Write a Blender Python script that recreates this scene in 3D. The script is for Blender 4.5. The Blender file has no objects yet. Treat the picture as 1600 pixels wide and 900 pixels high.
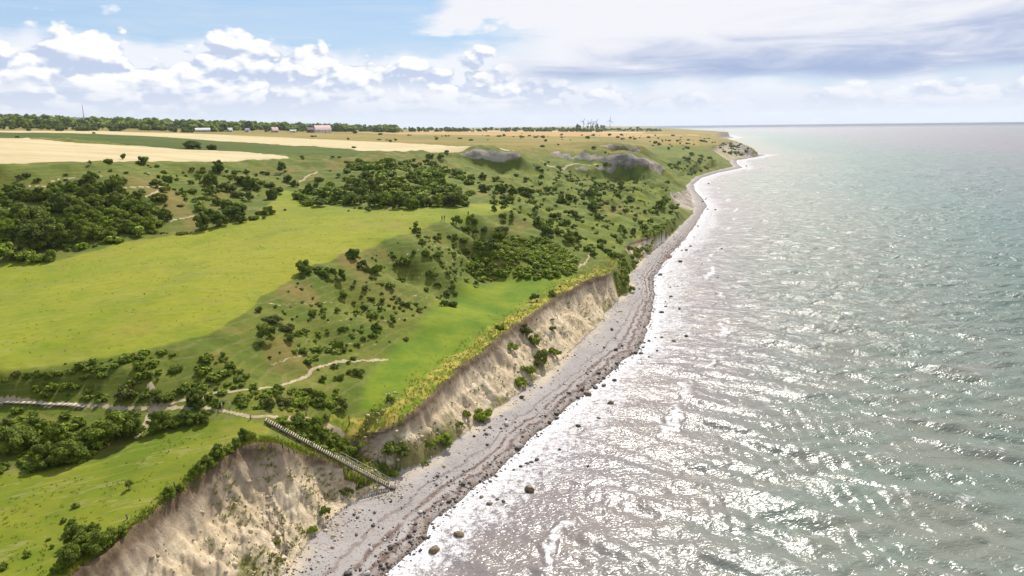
import bpy, math, random
import numpy as np
from mathutils import Matrix, Vector

R = math.radians
random.seed(7)
rng = np.random.default_rng(11)
SC = bpy.context.scene
COL = SC.collection

# ------------------------------------------------------------------ camera
CAM_H = 50.0
FPX = 1600 * 24.0 / 36.0
PITCH, ROLL = R(13.43), R(0.74)
_f = np.array([0, math.cos(PITCH), -math.sin(PITCH)])
_u0 = np.array([0, math.sin(PITCH), math.cos(PITCH)])
_x0 = np.array([1.0, 0, 0])
_r = math.cos(ROLL) * _x0 - math.sin(ROLL) * _u0
_u = math.cos(ROLL) * _u0 + math.sin(ROLL) * _x0
cam_d = bpy.data.cameras.new('camera')
cam = bpy.data.objects.new('camera', cam_d)
COL.objects.link(cam)
cam_d.lens, cam_d.sensor_width = 24.0, 36.0
cam_d.clip_start, cam_d.clip_end = 0.5, 60000
cam.matrix_world = Matrix(((_r[0], _u[0], -_f[0], 0), (_r[1], _u[1], -_f[1], 0), (_r[2], _u[2], -_f[2], CAM_H), (0, 0, 0, 1)))
SC.camera = cam

# ------------------------------------------------------------------ light and exposure
SUN_EL, SUN_AZ = R(48), R(14)          # azimuth measured clockwise from +Y
sun_d = bpy.data.lights.new('sun', 'SUN')
sun_d.energy, sun_d.angle, sun_d.color = 5.0, R(0.53), (1.0, 0.95, 0.86)
sun = bpy.data.objects.new('sun', sun_d)
COL.objects.link(sun)
SUNV = Vector((math.sin(SUN_AZ) * math.cos(SUN_EL), math.cos(SUN_AZ) * math.cos(SUN_EL), math.sin(SUN_EL)))
sun.rotation_euler = SUNV.to_track_quat('Z', 'Y').to_euler()
SC.view_settings.view_transform = 'Standard'
SC.view_settings.look = 'None'
SC.view_settings.gamma = 1.0
SC.view_settings.use_curve_mapping = False
SC.view_settings.exposure = 0.44
SC.cycles.use_denoising = True
SC.cycles.max_bounces = 6
SC.cycles.diffuse_bounces = 2
SC.cycles.glossy_bounces = 2
SC.cycles.transmission_bounces = 2
SC.cycles.transparent_max_bounces = 4
SC.cycles.volume_bounces = 0
SC.cycles.sample_clamp_indirect = 4.0
SC.cycles.caustics_reflective = False
SC.cycles.caustics_refractive = False


# ------------------------------------------------------------------ node expressions
class X:
    """a float socket that can be used in arithmetic"""
    def __init__(s, t, k): s.t, s.k = t, k
    def _m(s, op, *a, clamp=False):
        n = s.t.nodes.new('ShaderNodeMath'); n.operation = op; n.use_clamp = clamp
        for i, v in enumerate((s,) + a):
            if isinstance(v, X): s.t.links.new(v.k, n.inputs[i])
            else: n.inputs[i].default_value = v
        return X(s.t, n.outputs[0])
    def __add__(s, o): return s._m('ADD', o)
    __radd__ = __add__
    def __mul__(s, o): return s._m('MULTIPLY', o)
    __rmul__ = __mul__
    def __sub__(s, o): return s._m('SUBTRACT', o)
    def __rsub__(s, o): return (s * -1.0) + o
    def __truediv__(s, o): return s._m('DIVIDE', o)
    def __pow__(s, o): return s._m('POWER', o)
    def sat(s): return s._m('ADD', 0.0, clamp=True)
    def mx(s, o): return s._m('MAXIMUM', o)
    def mn(s, o): return s._m('MINIMUM', o)
    def sin(s): return s._m('SINE')
    def abs(s): return s._m('ABSOLUTE')
    def step(s, a, b):
        n = s.t.nodes.new('ShaderNodeMapRange'); n.interpolation_type = 'SMOOTHSTEP'
        s.t.links.new(s.k, n.inputs[0])
        for i, v in ((1, a), (2, b)):
            if isinstance(v, X): s.t.links.new(v.k, n.inputs[i])
            else: n.inputs[i].default_value = v
        n.inputs[3].default_value, n.inputs[4].default_value = 0.0, 1.0
        return X(s.t, n.outputs[0])


def vec(t, a, b, c):
    n = t.nodes.new('ShaderNodeCombineXYZ')
    for i, v in enumerate((a, b, c)):
        if isinstance(v, X): t.links.new(v.k, n.inputs[i])
        else: n.inputs[i].default_value = v
    return n.outputs[0]


def noise(t, v, scale, detail=4.0, rough=0.55, dist=0.0, color=False):
    n = t.nodes.new('ShaderNodeTexNoise')
    if v is not None: t.links.new(v, n.inputs['Vector'])
    n.inputs['Scale'].default_value = scale
    n.inputs['Detail'].default_value = detail
    n.inputs['Roughness'].default_value = rough
    n.inputs['Distortion'].default_value = dist
    return n.outputs['Color'] if color else X(t, n.outputs[0])


def voro(t, v, scale, feature='F1', out='Distance', rand=1.0):
    n = t.nodes.new('ShaderNodeTexVoronoi'); n.feature = feature
    t.links.new(v, n.inputs['Vector'])
    n.inputs['Scale'].default_value = scale
    n.inputs['Randomness'].default_value = rand
    return X(t, n.outputs[out]) if out == 'Distance' else n.outputs[out]


def mixc(t, f, a, b, mode='MIX'):
    n = t.nodes.new('ShaderNodeMix'); n.data_type = 'RGBA'; n.blend_type = mode; n.clamp_factor = True
    if isinstance(f, X): t.links.new(f.k, n.inputs[0])
    else: n.inputs[0].default_value = f
    for i, v in ((6, a), (7, b)):
        if isinstance(v, (tuple, list)): n.inputs[i].default_value = (v[0], v[1], v[2], 1)
        else: t.links.new(v, n.inputs[i])
    return n.outputs[2]


def sep(t, c):
    n = t.nodes.new('ShaderNodeSeparateXYZ'); t.links.new(c, n.inputs[0])
    return [X(t, n.outputs[i]) for i in range(3)]


def attr(t, name, out='Vector'):
    n = t.nodes.new('ShaderNodeAttribute'); n.attribute_name = name
    return n.outputs[out]


def bump(t, h, strength=0.5, dist=0.1, normal=None):
    n = t.nodes.new('ShaderNodeBump')
    n.inputs['Strength'].default_value = strength
    n.inputs['Distance'].default_value = dist
    t.links.new(h.k, n.inputs['Height'])
    if normal is not None: t.links.new(normal, n.inputs['Normal'])
    return n.outputs[0]


def new_mat(name):
    m = bpy.data.materials.new(name); m.use_nodes = True
    t = m.node_tree
    b = t.nodes['Principled BSDF']
    return m, t, b


def position(t):
    return t.nodes.new('ShaderNodeNewGeometry').outputs['Position']


def simple_mat(name, col, rough=0.8, var=0.25, scale=3.0, metallic=0.0):
    m, t, b = new_mat(name)
    tc = t.nodes.new('ShaderNodeTexCoord').outputs['Object']
    n = noise(t, tc, scale, 5)
    dark = tuple(c * (1 - var) for c in col); light = tuple(min(1, c * (1 + var)) for c in col)
    t.links.new(mixc(t, n.step(0.3, 0.7), dark, light), b.inputs['Base Color'])
    b.inputs['Roughness'].default_value = rough
    b.inputs['Metallic'].default_value = metallic
    t.links.new(bump(t, n, 0.3, 0.02), b.inputs['Normal'])
    return m


# ------------------------------------------------------------------ sky: clear blue with a cumulus bank and a broad grey layer over the sea
def make_world():
    w = bpy.data.worlds.new('World'); SC.world = w; w.use_nodes = True
    t = w.node_tree; t.nodes.clear()
    out = t.nodes.new('ShaderNodeOutputWorld'); bg = t.nodes.new('ShaderNodeBackground')
    t.links.new(bg.outputs[0], out.inputs[0])
    sky = t.nodes.new('ShaderNodeTexSky'); sky.sky_type = 'NISHITA'; sky.sun_disc = False
    sky.sun_elevation, sky.sun_rotation = SUN_EL, SUN_AZ
    sky.air_density, sky.dust_density, sky.ozone_density = 1.0, 0.7, 1.5
    tc = t.nodes.new('ShaderNodeTexCoord').outputs['Generated']
    x, y, z = sep(t, tc)
    az = x._m('ARCTAN2', y) * 57.29578
    el = z._m('ARCSINE') * 57.29578
    # warp so that the noise does not look regular
    p0 = vec(t, az * 0.1, el * 0.16, 0.0)
    wob = noise(t, p0, 1.3, 3) - 0.5
    # ---- base blue; thin cirrus veils
    cir = noise(t, vec(t, az * 0.035 + el * 0.06, el * 0.5, 3.1), 1.6, 6, 0.6, 0.6).step(0.42, 0.78)
    CW = (8.6, 9.1, 9.9)
    blue = mixc(t, 0.72, sky.outputs[0], (4.9, 7.3, 10.4))
    base = mixc(t, cir * 0.42 + el.step(5.0, 0.3) * 0.35, blue, CW)
    base = mixc(t, el.step(4.0, 0.0) * 0.5, base, (7.4, 8.1, 9.5))
    # ---- cumulus bank, north-west: cauliflower heads over a soft grey underside
    def puff(dx, de, seed, sc=1.0):
        pv = vec(t, (az + dx) * 0.17 * sc + wob * 0.35, (el + de) * 0.30 * sc, seed)
        n = t.nodes.new('ShaderNodeTexVoronoi'); n.feature = 'F1'
        t.links.new(pv, n.inputs['Vector'])
        n.inputs['Scale'].default_value = 1.35; n.inputs['Detail'].default_value = 2.5; n.inputs['Roughness'].default_value = 0.5
        n.inputs['Lacunarity'].default_value = 2.3
        d = X(t, n.outputs['Distance'])
        return (1.0 - d * d * 1.1) * 0.70 + noise(t, pv, 1.8, 5, 0.6) * 0.45
    pl = puff(0, 0, 1.7); pu = puff(0.35, 0.45, 1.7)
    lump = noise(t, vec(t, az * 0.13, 0.0, 8.3), 1.0, 3, 0.55)        # height of the bank along the horizon
    top = lump * 5.0 + 4.1 + az.step(-2.0, -30.0) * 0.4 - az.step(-3.0, 5.0) * 3.4
    d1 = ((top - el) * 0.72 + (pl - 0.54) * 2.3).step(-0.08, 0.42)
    fill = ((top * 0.86 - el) * 0.60 + (noise(t, vec(t, az * 0.12, el * 0.5, 6.6), 1.0, 5, 0.6) - 0.5) * 2.0).step(-0.35, 0.45) * 0.94
    lit = ((pl - pu) * 2.8 + 0.50 + (el - 2.8) * 0.14 + (pl - 0.6) * 0.9).sat()
    low = el.step(2.9, 0.8)
    shade1 = mixc(t, lit, (5.9, 6.9, 9.0), (11.6, 11.5, 11.6))
    shade1 = mixc(t, low * 0.70, shade1, (6.7, 7.5, 9.3))
    ps = noise(t, vec(t, az * 0.24, el * 0.9, 5.5), 1.0, 6, 0.55) + 0.17
    d1b = (ps + (noise(t, vec(t, az * 0.07, el * 0.4, 4.0), 1.0, 2) - 0.5) * 1.0).step(0.66, 0.80) * el.step(0.8, 1.4) * el.step(3.8, 2.4)
    shade1 = mixc(t, d1b * 0.75, shade1, (10.8, 10.8, 11.0))
    base = mixc(t, fill, base, mixc(t, low, (10.0, 10.2, 10.9), (7.6, 8.2, 9.8)))
    c = mixc(t, d1 * (el.step(0.1, 1.5) * 0.50 + 0.46), base, shade1)
    # ---- broad layer over the sea: flat dark base, bright top
    q = noise(t, vec(t, az * 0.055, el * 0.24, 2.2), 1.0, 8, 0.58, 0.5)
    q2 = noise(t, vec(t, az * 0.10, el * 0.62, 7.2), 1.0, 8, 0.6, 0.6)
    base_el = 3.4 - az.step(4.0, 30.0) * 0.15 + (q - 0.5) * 2.2
    m2 = (el - base_el + (q2 - 0.5) * 1.3).step(-0.35, 0.55) * (az + (q - 0.5) * 16.0 + (q2 - 0.5) * 14.0 + el * 0.55 - 1.5).step(-4.0, 1.5)
    m2 = m2 * (1.0 - (az - el * 0.4).step(2.0, -8.0))
    # top-left lobe reaches further west high up
    lobe = (el + (q2 - 0.5) * 4.0 + (pl - 0.6) * 1.5).step(6.0, 7.0) * (az + (q - 0.5) * 10.0 + (q2 - 0.5) * 14.0).step(-8.5, -4.5)
    m2 = m2.mx(lobe)
    depth = (el - base_el) * 0.22 + (q2 - 0.5) * 2.3 + (q - 0.5) * 0.8 + (1.0 - az.step(2.0, 24.0)) * 0.45
    shade2 = mixc(t, depth.step(-0.15, 1.15), (3.7, 4.7, 7.5), (10.1, 10.1, 10.6))
    glow = q2.step(0.60, 0.74) * 0.6
    shade2 = mixc(t, glow, shade2, (10.8, 10.7, 10.9))
    c = mixc(t, m2 * 0.95, c, shade2)
    # pale strip right over the horizon
    c = mixc(t, el.step(4.2, 0.5) * 0.62, c, (8.5, 8.9, 10.0))
    # overhead: more broken cloud, not in view
    over = noise(t, tc, 2.6, 6, 0.6)
    c = mixc(t, over.step(0.52, 0.68) * el.step(10.0, 20.0) * 0.3, c, (9.0, 9.3, 10.0))
    # below the horizon
    c = mixc(t, el.step(-0.1, -1.5), c, (4.0, 4.4, 4.8))
    w.cycles.sampling_method = 'MANUAL'; w.cycles.sample_map_resolution = 512
    t.links.new(c, bg.inputs[0]); bg.inputs[1].default_value = 0.067


make_world()


# ------------------------------------------------------------------ numpy helpers
_perm = np.random.default_rng(5).permutation(4096)
_gx = np.cos(np.arange(4096) * 2.399963); _gy = np.sin(np.arange(4096) * 2.399963)


def gnoise(x, y):
    xi = np.floor(x).astype(np.int64); yi = np.floor(y).astype(np.int64)
    fx = x - xi; fy = y - yi
    u = fx * fx * fx * (fx * (fx * 6 - 15) + 10); v = fy * fy * fy * (fy * (fy * 6 - 15) + 10)
    def g(ix, iy, dx, dy):
        h = _perm[(_perm[ix & 4095] + iy) & 4095]
        return _gx[h] * dx + _gy[h] * dy
    a = g(xi, yi, fx, fy); b = g(xi + 1, yi, fx - 1, fy)
    c = g(xi, yi + 1, fx, fy - 1); d = g(xi + 1, yi + 1, fx - 1, fy - 1)
    return ((a + (b - a) * u) * (1 - v) + (c + (d - c) * u) * v) * 1.5


def fbm(x, y, octv=4, gain=0.5):
    s = 0; a = 1.0; f = 1.0; n = 0
    for i in range(octv):
        s = s + a * gnoise(x * f + 17.3 * i, y * f - 9.1 * i); n += a; a *= gain; f *= 2.03
    return s / n


def sstep(a, b, x):
    t = np.clip((x - a) / (b - a), 0, 1)
    return t * t * (3 - 2 * t)


def ray(u, v):
    d = (u - 800) / FPX * _r + (450 - v) / FPX * _u + _f
    return d


def unproj(u, v, z=None, r=None):
    """the world point seen at a position of the photograph, at height z or at ground distance r"""
    d = ray(u, v)
    hr = math.hypot(d[0], d[1])
    k = r / hr if r is not None else (z - CAM_H) / d[2]
    return np.array([d[0] * k, d[1] * k, CAM_H + d[2] * k])


def seg_dist(px, py, line, vals=None):
    """distance to a polyline, arc length of the nearest point, interpolated values there"""
    best = np.full(px.shape, 1e18); arc = np.zeros(px.shape)
    vs = None if vals is None else np.zeros(px.shape + (vals.shape[1],))
    s0 = 0.0
    for i in range(len(line) - 1):
        a, b = line[i], line[i + 1]
        dx, dy = b[0] - a[0], b[1] - a[1]
        L2 = dx * dx + dy * dy + 1e-12
        tt = np.clip(((px - a[0]) * dx + (py - a[1]) * dy) / L2, 0, 1)
        d2 = (px - a[0] - tt * dx) ** 2 + (py - a[1] - tt * dy) ** 2
        m = d2 < best
        best = np.where(m, d2, best)
        arc = np.where(m, s0 + tt * math.sqrt(L2), arc)
        if vs is not None:
            vv = vals[i] + tt[..., None] * (vals[i + 1] - vals[i])
            vs = np.where(m[..., None], vv, vs)
        s0 += math.sqrt(L2)
    return np.sqrt(best), arc, vs


def in_poly(px, py, poly):
    c = np.zeros(px.shape, bool)
    n = len(poly)
    for i in range(n):
        x1, y1 = poly[i][0], poly[i][1]; x2, y2 = poly[(i + 1) % n][0], poly[(i + 1) % n][1]
        if y1 == y2: continue
        m = (y1 > py) != (y2 > py)
        c ^= m & (px < (x2 - x1) * (py - y1) / (y2 - y1) + x1)
    return c


def grid_object(name, P, mat, attrs=None, shape=None):
    """a mesh from a rows x columns array of points"""
    nr, nc = P.shape[:2]
    me = bpy.data.meshes.new(name)
    me.vertices.add(nr * nc)
    me.vertices.foreach_set('co', P.astype(np.float32).ravel())
    idx = np.arange(nr * nc, dtype=np.int32).reshape(nr, nc)
    q = np.stack([idx[:-1, :-1], idx[:-1, 1:], idx[1:, 1:], idx[1:, :-1]], -1).reshape(-1, 4)
    me.loops.add(q.size); me.polygons.add(len(q))
    me.loops.foreach_set('vertex_index', q.ravel())
    me.polygons.foreach_set('loop_start', np.arange(0, q.size, 4, dtype=np.int32))
    me.polygons.foreach_set('use_smooth', np.ones(len(q), bool))
    me.update()
    for k, a in (attrs or {}).items():
        at = me.attributes.new(k, 'FLOAT_VECTOR', 'POINT')
        at.data.foreach_set('vector', a.reshape(-1, 3).astype(np.float32).ravel())
    me.materials.append(mat)
    o = bpy.data.objects.new(name, me); COL.objects.link(o)
    return o


def tag(o, label=None, cat=None, group=None, kind=None):
    if label: o['label'] = label
    if cat: o['category'] = cat
    if group: o['group'] = group
    if kind: o['kind'] = kind
    return o
# ------------------------------------------------------------------ the lie of the land
def line(pts):      # (u, v, z[, extra]) -> world rows x, y, z[, extra]
    out = []
    for p in pts:
        w = unproj(p[0], p[1], z=p[2])
        out.append([w[0], w[1], w[2]] + list(p[3:]))
    return np.array(out)


def pol(azd, r): return [math.sin(R(azd)) * r, math.cos(R(azd)) * r]


W_PX = [(330, 1200), (420, 1090), (500, 1000), (560, 940), (600, 900), (640, 868), (662, 846), (676, 820), (702, 795), (745, 765), (780, 735), (830, 687), (870, 655), (905, 622), (945, 592),
        (975, 565), (1002, 545), (1012, 515), (1020, 490), (1023, 460), (1022, 435), (1035, 415), (1050, 396), (1072, 372), (1088, 350), (1096, 335), (1105, 322),
        (1098, 310), (1086, 298), (1084, 288), (1096, 278), (1122, 270), (1161, 262), (1152, 256), (1150, 251), (1172, 247), (1198, 242)]
WL = [list(unproj(u, v, z=0)[:2]) for u, v in W_PX]
WL += [pol(19.0, 1180), pol(17.5, 1450), pol(16.8, 1900), pol(17.2, 2250), pol(17.85, 2430), pol(17.3, 2750), pol(15.5, 3600), pol(13.5, 5200), pol(11, 9000), pol(8, 14000)]
WL = np.array(WL)
F_PX = [(150, 1200, 2), (260, 1080, 2), (330, 1005, 2), (390, 945, 2), (430, 905, 2), (470, 860, 2), (505, 822, 2), (545, 785, 2), (575, 768, 2), (598, 758, 2), (618, 744, 2), (645, 731, 2), (690, 705, 2),
        (705, 697, 2), (740, 662, 2), (770, 640, 2), (800, 620, 2), (830, 602, 2), (853, 582, 2), (885, 552, 2), (915, 525, 2), (940, 500, 2), (958, 476, 2), (970, 462, 2), (986, 456, 2), (986, 446, 2),
        (980, 432, 2), (998, 410, 2), (1024, 386, 2), (1045, 370, 2), (1066, 350, 2), (1084, 332, 2), (1082, 316, 2), (1078, 301, 2), (1072, 290, 2), (1086, 276, 2), (1112, 268, 2), (1146, 260, 2),
        (1140, 254, 2), (1142, 249.5, 2), (1166, 245.5, 2), (1186, 242, 2)]
FL = line(F_PX)
FL = np.vstack([FL[:, :2], np.array([pol(18.6, 1180), pol(17.1, 1450), pol(16.5, 1900), pol(16.9, 2250), pol(17.5, 2420), pol(17.0, 2750), pol(15.2, 3600), pol(13.2, 5200), pol(10.7, 9000), pol(7.7, 14000)])])
E_PX = [(-250, 1180, 12, 1), (-160, 1110, 12, 1), (-60, 1030, 12, 1), (20, 968, 12, 1), (60, 936, 12, 1), (100, 906, 12, 1), (150, 870, 12, 1), (200, 835, 12, 1), (250, 795, 12.2, 1), (300, 755, 12.3, 1), (340, 722, 12.5, 1),
        (375, 698, 12.6, 1), (405, 690, 12.6, 1), (432, 692, 12.1, 1), (462, 706, 9.6, 1), (500, 726, 6.6, 1), (535, 746, 4.4, 1), (568, 761, 2.8, .7), (588, 752, 2.5, .3), (594, 742, 2.7, .3),
        (576, 724, 3.5, .4), (553, 704, 5.3, .8), (545, 690, 6.5, 1), (565, 682, 6.7, 1), (600, 670, 7.2, 1), (625, 661, 7.7, 1), (650, 643, 8.2, 1), (690, 604, 8.8, 1), (720, 576, 9.2, 1),
        (760, 546, 9.5, 1), (790, 520, 9.6, 1), (830, 492, 9.8, 1), (870, 465, 10, 1), (900, 447, 10.2, 1), (930, 434, 10.1, 1), (948, 430, 9.6, 1), (957, 424, 9.2, .2), (962, 412, 9.0, 0),
        (970, 399, 8.4, 0), (976, 387, 7.8, .3), (984, 380, 7.2, 1), (1010, 372, 6.8, 1), (1034, 367, 6.2, .9), (1040, 356, 6.4, 0), (1048, 344, 6.8, 0), (1059, 327, 6.8, 0), (1053, 318, 5.8, .5), (1049, 302, 9.4, 1),
        (1066, 301.5, 6.2, 1), (1073, 297, 4.6, .7), (1061, 287, 4.2, .3), (1054, 279, 6, 0), (1072, 271, 4.4, 0), (1098, 264, 5.2, 0), (1122, 257, 6, .2), (1128, 251, 7.4, .3), (1126, 244, 9.6, .2),
        (1112, 233, 17, .5), (1122, 226, 18.5, .5), (1148, 221, 19.5, .65), (1165, 226, 17.5, .7), (1178, 236, 9, .8), (1186, 241, 3.5, 1)]
EL_ = line(E_PX)
_far = [pol(18.3, 1180), pol(16.8, 1450), pol(16.3, 1900), pol(16.7, 2250), pol(17.35, 2410), pol(16.8, 2750), pol(15, 3600), pol(13, 5200), pol(10.5, 9000), pol(7.5, 14000)]
_fz = [16, 17, 16, 17, 17.5, 16, 14, 12, 10, 8]
EL_ = np.vstack([EL_, np.array([[a[0], a[1], z, 0.8] for a, z in zip(_far, _fz)])])
_close = [[-4000, 15000], [-16000, 12000], [-16000, -300], [-300, -300], [-60, -40]]
W_POLY = list(WL) + _close; F_POLY = list(FL) + _close; E_POLY = [list(e[:2]) for e in EL_] + _close

# points on the land: (u, v, z)
PZ = [(0, 585, 16.5), (50, 577, 16.5), (100, 568, 16.5), (180, 555, 16.8), (230, 546, 17), (280, 535, 17.2), (340, 515, 17.5), (380, 490, 18), (410, 465, 18.5), (440, 445, 19), (465, 430, 19.5), (490, 415, 20), (540, 395, 20.5),
      (600, 375, 21), (650, 358, 21.5), (690, 345, 22), (740, 335, 22), (790, 328, 21.5), (808, 333, 20.8), (-150, 600, 16.3), (-350, 620, 16),
            # the upper meadow
      (0, 500, 17.6), (150, 470, 18.5), (0, 412, 18.8), (90, 408, 19.2), (185, 380, 20), (280, 365, 20.6), (395, 345, 21.6), (450, 310, 23), (520, 322, 22.7), (600, 328, 22.6), (730, 325, 22.6), (300, 450, 19.5), (450, 380, 21),
      (590, 345, 22.2), (200, 520, 17.6), (-300, 480, 18), (-300, 400, 20),
      # north-west hillside
      (0, 340, 25), (100, 330, 25.5), (200, 318, 26), (300, 310, 25.5), (380, 300, 25), (0, 290, 30), (100, 284, 30.5), (200, 280, 30.5), (300, 275, 29), (400, 272, 27.5), (-300, 330, 27),
      (0, 264, 33.2), (100, 263, 33.2), (200, 257, 33), (260, 257, 32), (330, 262, 30.5), (420, 258, 29.5), (500, 262, 28), (560, 254, 29),
      # bowl with the tree clump
      (470, 290, 24.4), (520, 280, 25.5), (600, 250, 29.5), (640, 300, 22.8), (560, 300, 23.5), (700, 262, 24.5), (650, 270, 26), (740, 300, 21.6), (760, 280, 21),
      (610, 262, 29), (650, 282, 25), (690, 246, 28.5),
      # scarp behind the bowl
      (835, 245, 26),
      # shelf and second scarp
      (850, 258, 22.6), (900, 256, 21), (880, 266, 18.9), (900, 280, 15.6), (950, 285, 14.2), (1000, 232, 24), (1040, 235, 19), (1060, 245, 16), (1050, 258, 12.6), (1090, 240, 15.5), (1080, 250, 14.5), (1110, 246, 14),
      # the scrubby slopes down to the beach
      (800, 290, 21), (820, 320, 18.8), (780, 310, 21.2), (900, 300, 17), (900, 350, 14), (950, 330, 13), (1000, 300, 12.5), (1030, 285, 12.5), (1000, 350, 9.6), (1030, 330, 8.6), (960, 390, 9.6), (930, 370, 11.2), (860, 330, 16.3), (850, 350, 15.4),
      (840, 300, 18.5), (870, 285, 18.2), (1030, 305, 11.5), (950, 360, 11.6), (950, 305, 14.6),
      # dome thicket and the ridge beside it
      (800, 372, 16), (850, 376, 15.3), (760, 380, 16), (740, 425, 11.4), (800, 434, 10.7), (880, 432, 10.5), (900, 405, 11.6), (830, 350, 17.5), (875, 385, 13.2), (920, 415, 10.0), (820, 405, 12.6), (760, 405, 13.2),
      # terrace over the cliff
      (560, 640, 8.8), (650, 560, 9.8), (740, 480, 10.2), (800, 455, 10.3), (740, 440, 10.9), (700, 470, 10.8), (640, 530, 10.4), (600, 560, 10.3), (560, 610, 9.8), (540, 640, 9.0), (680, 540, 9.8), (620, 620, 9.0), (580, 655, 7.9),
      # the hollow of the path, below the meadow edge
      (0, 628, 13.6), (60, 629, 13.5), (130, 633, 13.2), (190, 637, 13.1), (240, 638, 13), (300, 637, 13), (350, 640, 13), (380, 650, 13), (430, 654, 12.7), (480, 652, 11.6), (530, 660, 8.7), (300, 610, 13.8), (400, 610, 13.6), (480, 590, 12.2), 
      (500, 540, 13), (560, 500, 12.7), (640, 450, 13.0),
      (0, 700, 12.2), (100, 700, 12.1), (0, 742, 11.8), (60, 738, 11.8), (150, 720, 11.9), (210, 690, 12.2), (330, 662, 12.7), (390, 662, 12.8), (-300, 720, 12),
      (0, 800, 11.7), (200, 750, 11.9), (340, 690, 12.4), (100, 850, 11.8), (0, 880, 11.7), (260, 760, 12), (-200, 900, 11.8), (-300, 1050, 11.8), (-100, 960, 11.8),
      # stair ridge and gully behind it
      (440, 671, 11.4), (470, 687, 9.1), (500, 703, 6.9), (540, 724, 4.6), (575, 741, 3.0), (470, 668, 10.2), (500, 685, 7.6), (525, 703, 5.6), (560, 725, 3.6), (505, 664, 9.6), (528, 674, 7.9)]
PR = [(0, 258, 330), (0, 216, 620), (0, 206.5, 850), (0, 203.5, 960), (0, 200.5, 1150), (0, 187, 2200), (150, 253, 340), (150, 222, 600), (150, 209, 850), (150, 205, 960), (150, 203, 1150), (150, 192, 2200),
      (320, 252, 370), (320, 234, 570), (320, 219, 800), (320, 209, 1000), (320, 206, 1150), (320, 197, 2200), (455, 246, 440), (455, 226, 700), (455, 215, 950), (455, 207, 1300), (455, 201, 2200),
      (600, 236, 560), (600, 222, 850), (600, 210, 1300), (600, 205, 1700), (600, 202.5, 2300), (800, 237, 545), (800, 225, 780), (800, 212, 1250), (800, 205, 1900), (800, 203, 2300),
      (950, 215, 1080), (950, 207, 1500), (950, 204, 2200), (1050, 215, 1150), (1050, 208, 1600), (1050, 203, 2400), (1100, 213.5, 1350), (1110, 206, 2300),
      (-400, 268, 300), (-400, 220, 700), (-400, 205, 1100), (-400, 185, 2200), (875, 228, 750), (950, 224, 800), (1000, 222, 900), (1060, 224, 950), (1100, 222, 1020), (1125, 218, 1150)]
def zt(z): return 13 + (z - 13) * 1.25 if z > 13 else z


def lerp_pts(a, n):
    out = []
    for i in range(len(a) - 1):
        for k in range(n): out.append(tuple(a[i][j] + (a[i + 1][j] - a[i][j]) * k / n for j in range(3)))
    return out + [tuple(a[-1])]


SCARPS = [([(690, 241, 29.3), (728, 241, 29), (760, 240.5, 29), (808, 241, 28.6)], [(715, 246), (742, 257), (775, 260), (818, 260)]),
          ([(860, 239, 26), (875, 239, 25.6), (910, 243, 25.0), (960, 247, 23.8), (992, 251, 22.6), (1015, 256, 20.8), (1032, 260, 18.5)], [(866, 244), (885, 248), (930, 253.5), (958, 259), (990, 266), (1020, 269), (1042, 271.5)]),
          ([(900, 263, 19.4), (940, 261, 19.2), (958, 262.5, 18.6), (970, 267, 17)], [(902, 271), (940, 272), (962, 277), (984, 284)]),
          ([(938, 228, 27), (960, 227, 27), (982, 228, 26.5), (996, 234, 24.5)], [(952, 236), (975, 240), (998, 247), (1012, 250)])]
SC_R = []; SC_TOP = []
for tp, bt in SCARPS:
    tops = [unproj(u, v, z=13 + (z - 13) * 1.25) for u, v, z in lerp_pts(tp, 4)]
    tu = [q[0] for q in lerp_pts(tp, 4)]; tr = [math.hypot(q[0], q[1]) for q in tops]
    SC_TOP.append(np.array(tops)[:, :2])
    bts = lerp_pts([(u, v, 0) for u, v in bt], 4)
    SC_R += tops + [unproj(u, v, r=float(np.interp(u, tu, tr)) - 4.5) for u, v, _ in bts]
PR = [(u, v, r * (0.80 + 0.20 * min(1, max(0, (r - 600) / 500)))) for u, v, r in PR]
_ed = [unproj(u, v, z=zt(z)) for u, v, z in PZ[:19]]
BANK = []
for i in range(1, len(_ed) - 1):
    t_ = _ed[i + 1][:2] - _ed[i - 1][:2]; t_ /= np.hypot(*t_); n_ = np.array([t_[1], -t_[0]])
    k_ = min(1.0, max(0.45, (_ed[i][2] - 13) / 8))
    for d0, dz in ((-2.0, -0.05), (4.0, -2.0 * k_), (9.0, -4.3 * k_), (15.0, -5.8 * k_)):
        if (d0 > 10 and i < 8) or (d0 > 3 and i <= 2) or (d0 > 6 and i == 3): continue
        BANK.append(np.array([_ed[i][0] + n_[0] * d0, _ed[i][1] + n_[1] * d0, _ed[i][2] + dz]))
ctrl = BANK + [unproj(u, v, z=zt(z)) for u, v, z in PZ] + [unproj(u, v, r=r) for u, v, r in PR] + SC_R
for a, r, z in [(-55, 5000, 40), (-35, 5000, 38), (-20, 5000, 32), (-5, 5000, 26), (8, 5000, 18), (-55, 13000, 20), (-30, 13000, 20), (-10, 13000, 18), (5, 13000, 10), (-58, 3200, 60), (-37, 3200, 62), (-25, 3200, 52), (-10, 3200, 36), (0, 3200, 30), (8, 3200, 24)]:
    ctrl.append(np.array(pol(a, r) + [z]))
for i in range(len(EL_) - 1):
    a, b = EL_[i], EL_[i + 1]
    n = max(1, int(np.hypot(*(b - a)[:2]) / 6.0)) if i < 45 else 1
    for k in range(n): ctrl.append((a + (b - a) * k / n)[:3])
ctrl = np.array(ctrl)


def warp(x, y): return np.stack([np.arctan2(x, y) * 1.0, np.log(np.hypot(x, y))], -1)


CQ = warp(ctrl[:, 0], ctrl[:, 1])


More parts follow.
